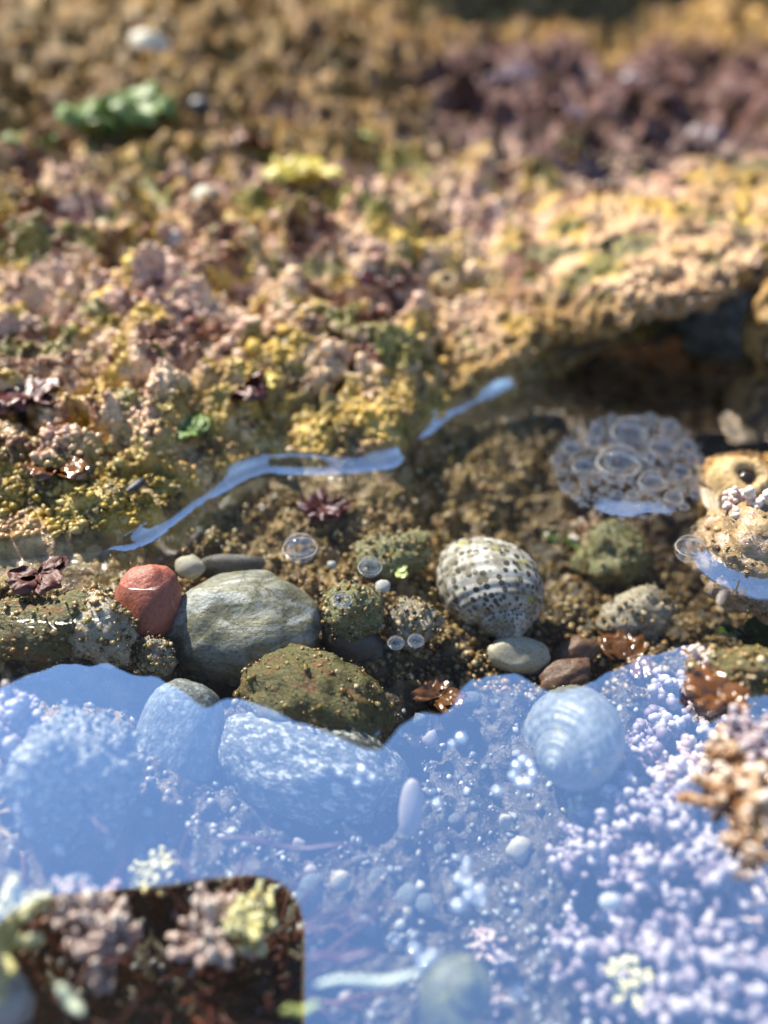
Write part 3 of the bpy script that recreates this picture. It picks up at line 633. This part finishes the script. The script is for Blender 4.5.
lone_bubble(342, 600, 10, 'small clear bubble over the knobbly green stone')
lone_bubble(396, 643, 8, 'small bright bubble, left of the pair below the sandy lump')
lone_bubble(416, 641, 8, 'small bright bubble, right of the pair below the sandy lump')
SB = npmesh('air_bubble', ico(3)[0], ico(3)[1]); SB.materials.append(M['silver_bubble'])
def cluster(label, pts, z):
    p0 = at(*pts[0][:2], z); t = thing('bubble_cluster', label, 'bubbles', p0, 'air bubble clusters under the surface')
    for x, y, r_ in pts:
        p = at(x, y, z); o = link('bubble', SB, parent=t, loc=p-p0); r = r_*depth(p)/FPX; o.scale = (r, r, r)
cluster('ring of tiny silvery bubbles left of the pale snail', [(516, 766, 5), (523, 760, 5), (530, 765, 5), (533, 774, 5), (528, 783, 5), (520, 783, 5), (513, 776, 5), (497, 791, 5)], .1)
cluster('cluster of silvery bubbles in the deep blue middle of the pool', [(458, 906, 7), (469, 897, 6), (481, 891, 6), (469, 884, 6), (481, 903, 5), (459, 880, 5), (465, 871, 4), (467, 862, 4)], -.2)
cluster('three silvery bubbles at the end of the bleached blade', [(415, 950, 6), (423, 963, 6), (432, 956, 6)], -.2)
cluster('few tiny bubbles near the top of the granite stone', [(362, 770, 5), (372, 778, 4), (357, 783, 4), (340, 773, 4)], .15)
cluster('one silvery bubble near the bottom of the coralline bed', [(517, 991, 6)], -.2)
cluster('bright bubble pair under the brown weed tongue', [(461, 738, 6), (452, 744, 4), (437, 803, 4)], .1)

# ------------------------------------------------------------------ coralline algae
def branch_mesh(name, seed, beads=46):
    """a few stubby fingers, each a chain of swollen joints"""
    rs = np.random.RandomState(seed); v0, f0 = ico(2); V, F = [], []; n = 0
    def bead(q, r):
        nonlocal n
        V.append(v0*r*rs.uniform(.85, 1.1, 3)*(1+.07*rs.randn(len(v0), 1))+q); F.append(f0+n*len(v0)); n += 1
    def grow_(p_, d_, r, left):
        while left > 0 and n < beads:
            d_ = d_+.28*rs.randn(3); d_ /= np.linalg.norm(d_); d_[2] = max(d_[2], 0); p_ = p_+d_*r*.95; bead(p_, r*rs.uniform(.85, 1.15)); left -= 1
            if rs.rand() < .55:
                e = rs.randn(3); e -= d_*(e@d_); e /= np.linalg.norm(e)
                if left > 2 and rs.rand() < .4: grow_(p_, (d_+e*.9)/1.3, r*.92, left-2)
                else: bead(p_+e*r*.85, r*.72)
    while n < beads:
        d0 = rs.randn(3)*.6+np.array([0, 0, 1.0]); d0 /= np.linalg.norm(d0); grow_(np.zeros(3), d0, rs.uniform(.11, .15), 9)
    return npmesh(name, np.concatenate(V), np.concatenate(F))
CB_ = {m: [branch_mesh('branch', 100+i*7+len(m), beads=46+8*i) for i in range(5)] for m in ('coralline', 'coralline_pink', 'coralline_yellow', 'coralline_brown')}
for m, l_ in CB_.items():
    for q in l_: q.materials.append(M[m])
def coral(label, px, py, wpx, mat, seed, lift=.0, group='coralline algae tufts', z=None, nb=7, cat='coralline algae', name='coralline_algae'):
    rs = random.Random(seed); p = bed(px, py+wpx*.25) if z is None else at(px, py+wpx*.2, z)
    p = p+Vector((0, 0, lift)); D = depth(p); r = .5*wpx*D/FPX
    t = thing(name, label, cat, p, group)
    for i in range(nb):
        a = rs.uniform(0, math.tau); tl = rs.uniform(.05, .75) if i else .1; q = rs.uniform(0, .45)*r
        o = link('branch', CB_[mat][rs.randrange(5)], parent=t, loc=(q*math.cos(a), q*math.sin(a), 0))
        o.rotation_euler = frame_to(Vector((math.cos(a)*math.sin(tl), math.sin(a)*math.sin(tl), math.cos(tl)))).to_euler()
        s = r*rs.uniform(.85, 1.25)*1.2; o.scale = (s*.95, s*.95, s*rs.uniform(.85, 1.1))
    return t
CG = 'lavender coralline tufts in the lower right bed'
CL = 'lavender knobbly coralline tuft in the dense bed at lower right'
spots = [(668, 705, 60), (640, 738, 56), (630, 762, 50), (696, 742, 60), (674, 780, 64), (620, 800, 50), (652, 826, 60), (700, 818, 56), (588, 832, 48), (570, 862, 54), (612, 858, 54), (660, 872, 56), (714, 868, 56),
         (752, 900, 56), (674, 925, 64), (614, 935, 70), (570, 950, 56), (730, 950, 60), (650, 985, 64), (596, 992, 50), (705, 1000, 64), (756, 1005, 60)]
ORD = ['first', 'second', 'third', 'fourth', 'fifth', 'sixth', 'seventh']
srt = sorted(spots, key=lambda q: q[1]); rowof = {}
for k in range(0, len(srt), 5):
    for j, q in enumerate(sorted(srt[k:k+5])): rowof[q] = (k//5, j)
for i, (x, y, wp) in enumerate(spots):
    r_, j_ = rowof[(x, y, wp)]
    CL = 'lavender coralline tuft, %s from left in the %s row of the lower right bed' % (ORD[j_], ORD[r_])
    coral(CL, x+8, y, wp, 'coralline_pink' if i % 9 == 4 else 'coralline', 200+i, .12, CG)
coral('small yellowish coralline tuft beside the pale snail', 597, 770, 28, 'coralline_yellow', 301)
coral('pale yellow coralline tuft left in the lavender bed', 578, 805, 32, 'coralline_yellow', 302)
coral('yellow green coralline tuft near the bottom of the lavender bed', 622, 985, 40, 'coralline_yellow', 303, .4)
coral('small lone pink coralline tuft left of the lavender bed', 487, 938, 30, 'coralline_pink', 304)
coral('tiny lone coralline sprig near the bottom snail', 490, 992, 24, 'coralline_pink', 305)
coral('thin coralline sprig between the bottom snail and the bed', 503, 960, 22, 'coralline', 306)
coral('white coralline knobs above water at the right edge', 742, 735, 50, 'coralline', 307, z=.3)
coral('pink coralline crust on top of the right boulder', 748, 515, 54, 'coralline_pink', 308, z=.55, nb=6)
coral('small pink coralline crust at the foot of the right boulder', 700, 655, 30, 'coralline_pink', 309, z=.3)
coral('brown and cream weed crust at the right edge, upper of three', 740, 752, 44, 'coralline_brown', 310, z=.35)
coral('brown and cream weed crust at the right edge, middle of three', 735, 796, 60, 'coralline_brown', 311, z=.35)
coral('brown and cream weed crust at the right edge, lowest of three', 748, 842, 40, 'coralline_brown', 312, z=.35)
coral('pinkish white coralline sprig over the red weed, middle', 130, 945, 60, 'coralline_pink', 313, .9)
coral('pinkish white coralline sprig over the red weed, right', 222, 955, 66, 'coralline_pink', 314, .9)
coral('pinkish white coralline sprig over the red weed, upper left', 80, 930, 46, 'coralline_pink', 315, .9)
coral('pale pink coralline sprig hanging low in the red weed', 120, 985, 40, 'coralline_pink', 316, .9)
coral('yellow green coralline sprig at the tip of the pink sprigs', 265, 948, 52, 'coralline_yellow', 317, 1.0)
coral('pale yellow coralline sprig at the left edge of the red weed', 30, 965, 80, 'coralline_yellow', 318, 1.1, nb=9)
coral('small yellowish sprig along the top of the dark reflection', 160, 888, 36, 'coralline_yellow', 319, .5)
coral('little brown and cream crust near the pool edge below the foam', 600, 540, 40, 'coralline_brown', 320, .2)
coral('pale coralline patch on the mound at the left edge', 18, 735, 60, 'coralline', 321, .3)
coral('pinkish coralline patch at the left edge of the mound', 6, 790, 36, 'coralline_pink', 322, .3)

# ------------------------------------------------------------------ weeds
def strand(name, p0, d, length, r, seed, mat, parent, curl=.5, seg=5, k=14):
    rs = np.random.RandomState(seed); p_ = [np.array(p0)]; d = np.array(d, float)
    for i in range(k):
        d = d+curl*rs.randn(3)*.45; d /= np.linalg.norm(d); p_.append(p_[-1]+d*length/k)
    t = np.linspace(0, 1, k+1); v, f = tubes([p_], [r*(1-.75*t**2)], seg)
    return link(name, npmesh(name, v, f), M[mat], parent)
def weed(name, label, cat, p, n, length, r, mat, seed, up=.6, spread=.3, curl=.5, dirv=(0, 0, 0), group=None):
    t = thing(name, label, cat, p, group); rs = random.Random(seed)
    for i in range(n):
        a = rs.uniform(0, math.tau); q = spread*math.sqrt(rs.random())
        d = (math.cos(a)*(1-up)+dirv[0], math.sin(a)*(1-up)+dirv[1], up*rs.uniform(.3, 1)+dirv[2])
        strand('strand', (q*math.cos(a), q*math.sin(a), 0), d, length*rs.uniform(.6, 1.1), r*rs.uniform(.6, 1.2), seed*50+i, mat if isinstance(mat, str) else rs.choice(mat), t, curl)
    return t
weed('red_seaweed', 'tangle of dark red and rusty weed under the dark reflection', 'seaweed', bed(150, 990)+Vector((0, 0, .1)), 90, 2.4, .038, ['red_weed', 'rust_weed', 'red_weed'], 5, .5, 1.0, .5)
weed('red_seaweed', 'dark red weed at the left end of the dark reflection', 'seaweed', bed(30, 925)+Vector((0, 0, .1)), 44, 1.9, .038, ['red_weed', 'rust_weed'], 6, .5, .6, .5)
weed('red_seaweed', 'dark red weed below the rounded corner of the reflection', 'seaweed', bed(255, 985)+Vector((0, 0, .1)), 60, 1.9, .035, ['red_weed', 'red_weed', 'rust_weed'], 7, .5, .7, .5)




def frond(name, label, px, py, wpx, mat, seed, n=6, lift=.1, group=None):
    """leafy weed: each blade a ruffled thin solid sheet"""
    p = bed(px, py)+Vector((0, 0, lift)) if lift is not None else at(px, py, .4); r = .5*wpx*depth(p)/FPX; t = thing(name, label, 'seaweed', p, group); rs = np.random.RandomState(seed)
    for i in range(n):
        a = rs.rand()*math.tau; nu, nv = 14, 9; u, v = np.meshgrid(np.linspace(0, 1, nu), np.linspace(-1, 1, nv), indexing='ij')
        wd = r*.42*np.sin(np.clip(u*.93+.07, 0, 1)*np.pi)**.6*(1+.2*rs.randn())
        x = u*r*1.1; y = v*wd; z = r*(.9*u-.55*u*u)*rs.uniform(.3, 1.0)+.12*r*fbm(u*3, v*2+seed, i*5.0, 2, seed)+.10*r*np.sin(v*7+u*5)*np.abs(v)
        pts = np.stack([x*math.cos(a)-y*math.sin(a), x*math.sin(a)+y*math.cos(a), z], -1).reshape(-1, 3)
        th = .012*max(r, 1); m = len(pts); f = gridfaces(nu, nv); V = np.vstack([pts, pts-np.array([0, 0, th])]); F = np.vstack([f, f[:, ::-1]+m])
        link('blade', npmesh('blade', V, F), M[mat], t)
    return t
frond('sea_lettuce', 'bright green sea lettuce clump on the blurred upper left bank', 105, 128, 130, 'green_weed', 71, 9)
frond('sea_lettuce', 'small pale green sea lettuce scrap left of the green clump', 28, 152, 60, 'green_weed', 72, 5)
frond('sea_lettuce', 'green weed scrap on the bank left of the meniscus', 197, 436, 44, 'green_weed', 73, 5)
frond('sea_lettuce', 'small green scrap on the upper bank near the middle', 366, 146, 40, 'green_weed', 74, 4)
frond('yellow_seaweed', 'yellow weed patch on the blurred upper bank', 302, 182, 76, 'yellow_weed', 75, 7)
frond('yellow_seaweed', 'yellow scrap beside the maroon weed on the bank', 264, 388, 30, 'yellow_weed', 76, 4)
frond('maroon_seaweed', 'maroon weed patch in the middle of the bank', 228, 396, 74, 'maroon_weed', 84, 9, .02)
frond('maroon_seaweed', 'small maroon weed patch on the bank above the water edge', 378, 282, 52, 'maroon_weed', 85, 8, .02)
frond('rust_seaweed', 'rusty weed scraps in the blurred bank left of the yellow weed', 262, 142, 60, 'rust_weed', 86, 7, .02)
frond('dark_seaweed', 'dark wet weed at the left end of the bank above the waterline', 60, 470, 60, 'brown_weed', 87, 8, .02)
frond('maroon_seaweed', 'dark maroon weed scrap at the left edge of the bank', 30, 400, 64, 'maroon_weed', 88, 8, .02)
frond('red_seaweed', 'limp wet red weed hanging at the left waterline', 40, 576, 58, 'red_weed', 89, 7, None)
frond('lime_weed', 'lime green weed scrap beside the white chip', 396, 590, 24, 'lime_weed', 77, 3, .45)
frond('green_weed', 'dark green weed on the rock tip at the right edge', 735, 668, 64, 'dark_green_weed', 78, 6, .9)
frond('green_weed', 'dark green weed under water right of the snail', 572, 540, 56, 'dark_green_weed', 79, 5, .1)
frond('brown_seaweed', 'brown weed tongue right of the olive stone at the reflection edge', 438, 706, 52, 'brown_weed', 80, 7, .25)
frond('brown_seaweed', 'brown weed trailing left of the dark green rock tip', 625, 664, 60, 'brown_weed', 81, 6, .15)
frond('brown_seaweed', 'glossy brown weed at the right edge above the coralline bed', 716, 694, 60, 'brown_weed', 82, 9, None)
frond('brown_seaweed', 'glossy brown weed among the white knobs at the right edge', 748, 775, 60, 'brown_weed', 83, 9, None)
def ribbon(name, label, pts, z, wcm, mat, cat='seaweed'):
    P = np.array([list(at(a, b, z)) for a, b in pts]); t = np.linspace(0, 1, len(P)); tt = np.linspace(0, 1, 30)
    C = np.stack([np.interp(tt, t, P[:, i]) for i in range(3)], 1); C[:, 2] += .05*np.sin(tt*9)
    T = np.gradient(C, axis=0); S = np.cross(T, [0, 0, 1]); S /= np.linalg.norm(S, axis=1)[:, None]; wd = wcm*np.sin(np.clip(tt*.9+.06, 0, 1)*np.pi)**.5
    th = np.array([0, 0, .015]); ring = np.stack([C-S*wd[:, None], C+th*1.5, C+S*wd[:, None], C-th], 1)
    return tag(link(name, npmesh(name, ring.reshape(-1, 3), gridfaces(30, 4, True)), M[mat]), label, cat)
ribbon('grass_blade', 'bleached narrow blade lying across the pool bottom', [(316, 985), (345, 981), (380, 980), (404, 978), (425, 973)], -.5, .06, 'blade_white', 'blade')
ribbon('grass_blade', 'short yellow blade at the lower right of the dark reflection', [(282, 1012), (300, 1010), (322, 1005)], -.5, .06, 'lime_weed', 'blade')
ribbon('weed_ribbon', 'dull purple weed ribbon under the blue water, upper', [(215, 838), (262, 842), (310, 848), (360, 846)], -1.2, .05, 'purple_ribbon')
ribbon('weed_ribbon', 'dull purple weed ribbon under the blue water, lower', [(306, 958), (340, 958), (378, 954)], -1.1, .09, 'purple_ribbon')
ribbon('weed_ribbon', 'thin dark weed strand curving over the left mound', [(66, 770), (78, 795), (98, 825), (112, 838)], -.6, .04, 'purple_ribbon')
ribbon('grass_blade', 'pale stick slanting in the red weed at lower left', [(58, 985), (70, 1000), (84, 1016)], -.3, .08, 'blade_white', 'stick')

# ------------------------------------------------------------------ barnacles, anemone, mussel, pebbles
def barnacle(label, p, r, tiltv=Vector((0, -.3, 1)), holer=.42, seed=1):
    t = thing('barnacle', label, 'barnacle', p, None, frame_to(tiltv), r); rs = np.random.RandomState(seed)
    prof = [(1.25, -.3), (1.15, 0), (1.0, .28), (.82, .5), (.66, .6), (.56, .6), (holer, .5), (holer*.8, .2)]
    n = 60; a = np.arange(n)/n*2*np.pi; pl = 1+.10*fbm(np.cos(a)*2, np.sin(a)*2, seed, 2, 9)+.07*np.sign(np.sin(a*3))*np.abs(np.sin(a*3))**.4+.03*np.sin(a*17)+.03*rs.randn(n)
    v = np.array([[q*pl[i]*math.cos(a[i]), q*pl[i]*math.sin(a[i]), z] for q, z in prof for i in range(n)])
    link('plates', npmesh('plates', v, gridfaces(len(prof), n, True)), M['barnacle'], t)
    v0, f0 = ico(3); link('opening', npmesh('opening', v0*np.array([holer*.95, holer*.95, .25])+[0, 0, .25], f0), M['barnacle_hole'], t)
barnacle('cream barnacle with dark wet opening at the right edge', at(744, 482, .28), .56, Vector((-.1, -.55, 1)), .36, 2)
barnacle('cream barnacle ring with small dark hole on the upper bank', bed(447, 285)+Vector((0, 0, .05)), .34, Vector((0, -.7, 1)), .4, 3)
ap = bed(325, 519)+Vector((0, 0, .15)); t = thing('anemone', 'small maroon anemone above the lone bubble', 'anemone', ap)
v0, f0 = ico(3); link('body', npmesh('body', v0*np.array([.40, .32, .14])*(1+.12*fbm(v0[:, 0]*4, v0[:, 1]*4, v0[:, 2]*4, 2, 3))[:, None], f0), M['anemone'], t)
for i in range(44):
    a = i*2.4; q = .05+.38*(i/44)**.5
    strand('tentacle', (q*math.cos(a), q*math.sin(a)*.8, .12), (math.cos(a)*.7, math.sin(a)*.7-.2, .5), .26, .045, 900+i, 'anemone_tip' if i % 5 == 0 else 'anemone', t, .35, 5, 5)
def mussel(label, px, py, wpx, seed, ang, group=None, lift=.1):
    p = bed(px, py)+Vector((0, 0, lift)); r = .5*wpx*depth(p)/FPX; v, f = ico(4); v = v.copy()
    tx = (v[:, 0]+1)/2; v[:, 1] *= .28+.42*tx**.6; v[:, 2] *= .18+.28*tx**.7; v[:, 2] += .015*np.sin(tx*40)*(v[:, 2] > 0)
    o = link('mussel', npmesh('mussel', v, f), M['mussel'], loc=p); o.scale = (r, r, r); o.rotation_euler = (R(-25), 0, R(ang)); return tag(o, label, 'mussel', group)
mussel('blue black mussel lying in a bank crack above the maroon weed', 312, 350, 80, 1, 175, None, -.12)
mussel('small dark mussel in the ledge top by the notch', 676, 294, 46, 2, 10)
mussel('tiny dark mussel on the bank left of the meniscus', 136, 490, 26, 3, 60)
stone('white_pebble', 'bright white pebble on the blurred bank at upper left', 'pebble', 150, 46, 50, 32, 'pebble_cream', -15, 81, sub=3, lump=.25, fine=.02, sink=.6, cuts=2)
stone('dark_pebble', 'dark bluish pebble on the blurred upper bank', 'pebble', 200, 106, 22, 20, 'mussel', 0, 82, sub=3, lump=.1, sink=.8)
stone('pale_pebble', 'small pale pebble below the dark bluish one', 'pebble', 202, 193, 22, 20, 'pebble_cream', 0, 83, sub=3, lump=.3, sink=.5, cuts=3)
stone('white_pebble', 'small pale pebble in the pinkish blurred bank', 'pebble', 176, 236, 20, 22, 'pebble_pink', 0, 84, sub=3, lump=.3, sink=.5, cuts=3)
for i, (x, y, wp, hp, a, lb) in enumerate([(505, 75, 70, 40, 20, 'leftmost low dark purple stone in the blurred heap at upper right'), (565, 110, 90, 56, -10, 'broad dark purple stone in the middle of the blurred heap'), (610, 150, 60, 40, 30, 'dark purple stone lowest in the blurred heap at upper right'), (650, 80, 70, 40, -20, 'dark purple stone right of the broad one in the blurred heap'), (705, 130, 56, 36, 10, 'rightmost dark purple stone of the blurred heap')]):
    stone('purple_stone', lb, 'stone', x, y, wp, hp, 'purple_stone', a, 400+i, .15, .8, group='dark purple stones at upper right', sub=4, lump=.3, fine=.12, cuts=2)
# assorted chips on the pool bottom
rs = random.Random(21); placed = []
chips = [(205, 868, 14, 9), (240, 848, 20, 12), (262, 858, 14, 14), (310, 870, 14, 12), (300, 845, 16, 12), (280, 880, 14, 10), (360, 860, 20, 14), (375, 878, 18, 22), (396, 890, 14, 10), (410, 895, 24, 30), (366, 925, 18, 34), (380, 915, 12, 18), (350, 922, 16, 12), (340, 880, 22, 24), (330, 905, 12, 10),
         (400, 925, 12, 10), (395, 940, 14, 16), (362, 970, 22, 16), (345, 1000, 26, 20), (380, 1005, 24, 18), (420, 870, 16, 14), (440, 850, 14, 12), (455, 820, 12, 14), (400, 850, 22, 14), (425, 905, 22, 26), (150, 840, 12, 12), (165, 850, 10, 14), (140, 858, 12, 10), (110, 845, 12, 14), (95, 830, 12, 10), (60, 850, 18, 10), (30, 830, 14, 16), (175, 835, 10, 10), (130, 800, 12, 16), (430, 740, 30, 22), (455, 765, 20, 26), (470, 700, 22, 16), (490, 705, 16, 12), (500, 745, 16, 14), (445, 690, 14, 12), (420, 720, 14, 16), (480, 800, 24, 20), (520, 850, 30, 24), (505, 820, 16, 18), (322, 985, 10, 14)]
CHIPM = [('white_chip', 'white'), ('pebble_pink', 'pinkish'), ('granite_stone', 'speckled grey'), ('pale_long_stone', 'pale grey'), ('pebble_cream', 'tan')]
def chip_label(x, y, i):
    if y > 960: w_ = 'beside the bleached blade at the bottom edge'
    elif x > 470: w_ = 'on the dark bottom left of the pale snail'
    elif y < 790 and x > 400: w_ = 'just right of the olive and granite stones'
    elif x < 200: w_ = 'below the pale long stone at left'
    elif x < 330: w_ = 'between the granite stone and the dark reflection'
    else: w_ = 'scattered below the oval pebble'
    return 'small %s pebble %s' % (CHIPM[i % 5][1], w_)
CH = chips[::3]+chips[1::3]; same = {}
for i, (x, y, a, b) in enumerate(CH): same.setdefault(chip_label(x, y, i), []).append((x, i))
CHL = {}
for lb, q in same.items():
    for k, (x, i) in enumerate(sorted(q)): CHL[i] = lb if len(q) == 1 else lb+', %s from the left' % ORD[k]
for i, (x, y, a, b) in enumerate(CH):
    if i % 5 == 1 and a > 20: a, b = a*.7, b*.7
    stone('pebble', CHL[i], 'pebble', x, y, a, b, CHIPM[i % 5][0], rs.uniform(-60, 60), 500+i, .7, .6, group='small pebbles on the pool bottom', sub=2, lump=.25, fine=.02, square=.1, cuts=3)
stone('white_chip', 'flat white chip of shell in the dark reflection at lower left', 'chip', 195, 897, 24, 20, 'white_chip', 10, 560, sub=3, lump=.3, fine=.0, cuts=5, lift=.2, thick=.3)
stone('shell_piece', 'ribbed pale shell piece right of the dark reflection', 'shell', 310, 893, 26, 42, 'pale_long_stone', -20, 561, sub=3, lump=.1, fine=.01, lift=.2, thick=.4)
stone('pale_rock', 'pale bluish stone in the lower left corner', 'stone', 8, 1005, 50, 60, 'white_chip', 0, 562, sub=4, lump=.2, fine=.02, lift=.6)
stone('white_pebble', 'round white pebble in the coralline bed', 'pebble', 611, 902, 24, 18, 'white_chip', 0, 563, sub=3, lump=.1, fine=.0, lift=1.0)
stone('flat_pebble', 'grey flat pebble under the top rim of the dark reflection', 'pebble', 72, 885, 40, 22, 'pale_long_stone', 10, 564, sub=3, lump=.2, fine=.02, lift=.2)
stone('red_chip', 'small brick red chip on the pool bottom right of the reflection', 'chip', 348, 921, 16, 12, 'red_stone', 10, 565, sub=2, lump=.2, fine=.0, cuts=3, lift=.1)

# ------------------------------------------------------------------ the phone held above the water (seen as the dark reflection)
def mirror(px, py, zp):
    p = at(px, py, WP); d = ray(px, py); return p+Vector((d.x, d.y, -d.z))*((zp-WP)/-d.z)
ZP = 10.9
c0 = mirror(305, 872, ZP); c1 = mirror(305, 1020, ZP); ex = mirror(100, 866, ZP)
ey = (c1-c0).normalized(); exv = (ex-c0); exv = (exv-ey*exv.dot(ey)).normalized()
WPH, LPH, CRAD, TH = 7.8, 16.0, 1.6, .78
def rrect(w_, l_, r_, n=10):
    pts = []
    for cx, cy, a0 in ((r_, r_, 180), (w_-r_, r_, 270), (w_-r_, l_-r_, 0), (r_, l_-r_, 90)):
        for k in range(n+1): a = R(a0+90*k/n); pts.append((cx+r_*math.cos(a), cy+r_*math.sin(a)))
    return pts
def slab(name, inset, z0, z1, mat, parent, rnd=0):
    pts = [(x+inset, y+inset) for x, y in rrect(WPH-2*inset, LPH-2*inset, CRAD-inset*.5)]
    n = len(pts); bm = bmesh.new(); lo = [bm.verts.new((x, y, z0)) for x, y in pts]; hi = [bm.verts.new((x, y, z1)) for x, y in pts]
    bm.faces.new(lo[::-1]); bm.faces.new(hi)
    for i in range(n): bm.faces.new((lo[i], lo[(i+1) % n], hi[(i+1) % n], hi[i]))
    if rnd: bmesh.ops.bevel(bm, geom=[e for e in bm.edges if abs(e.verts[0].co.z-e.verts[1].co.z) < 1e-6], offset=rnd, segments=3, affect='EDGES')
    me = bpy.data.meshes.new(name); bm.to_mesh(me); bm.free(); return link(name, me, M[mat], parent)
ph = thing('smartphone', 'black smartphone held over the pool, seen as the dark rounded reflection', 'phone', c0)
mt = Matrix((exv, ey, Vector((0, 0, 1)))).transposed(); ph.rotation_euler = mt.to_euler()
slab('frame', 0, 0, TH, 'phone_frame', ph, .16)
slab('back', .07, -.02, .04, 'phone_back', ph); slab('screen', .14, TH-.04, TH+.02, 'phone_back', ph)
for lx, ly in ((1.6, 1.6), (1.6, 3.2)):
    v = np.array([[q*math.cos(a), q*math.sin(a), z] for q, z in ((.62, -.01), (.62, -.2), (.5, -.2), (.48, -.12), (.01, -.12)) for a in np.arange(32)/32*2*np.pi])
    link('camera_lens', npmesh('camera_lens', v, gridfaces(5, 32, True)), M['lens_glass'], ph, (lx, ly+8.5, 0))
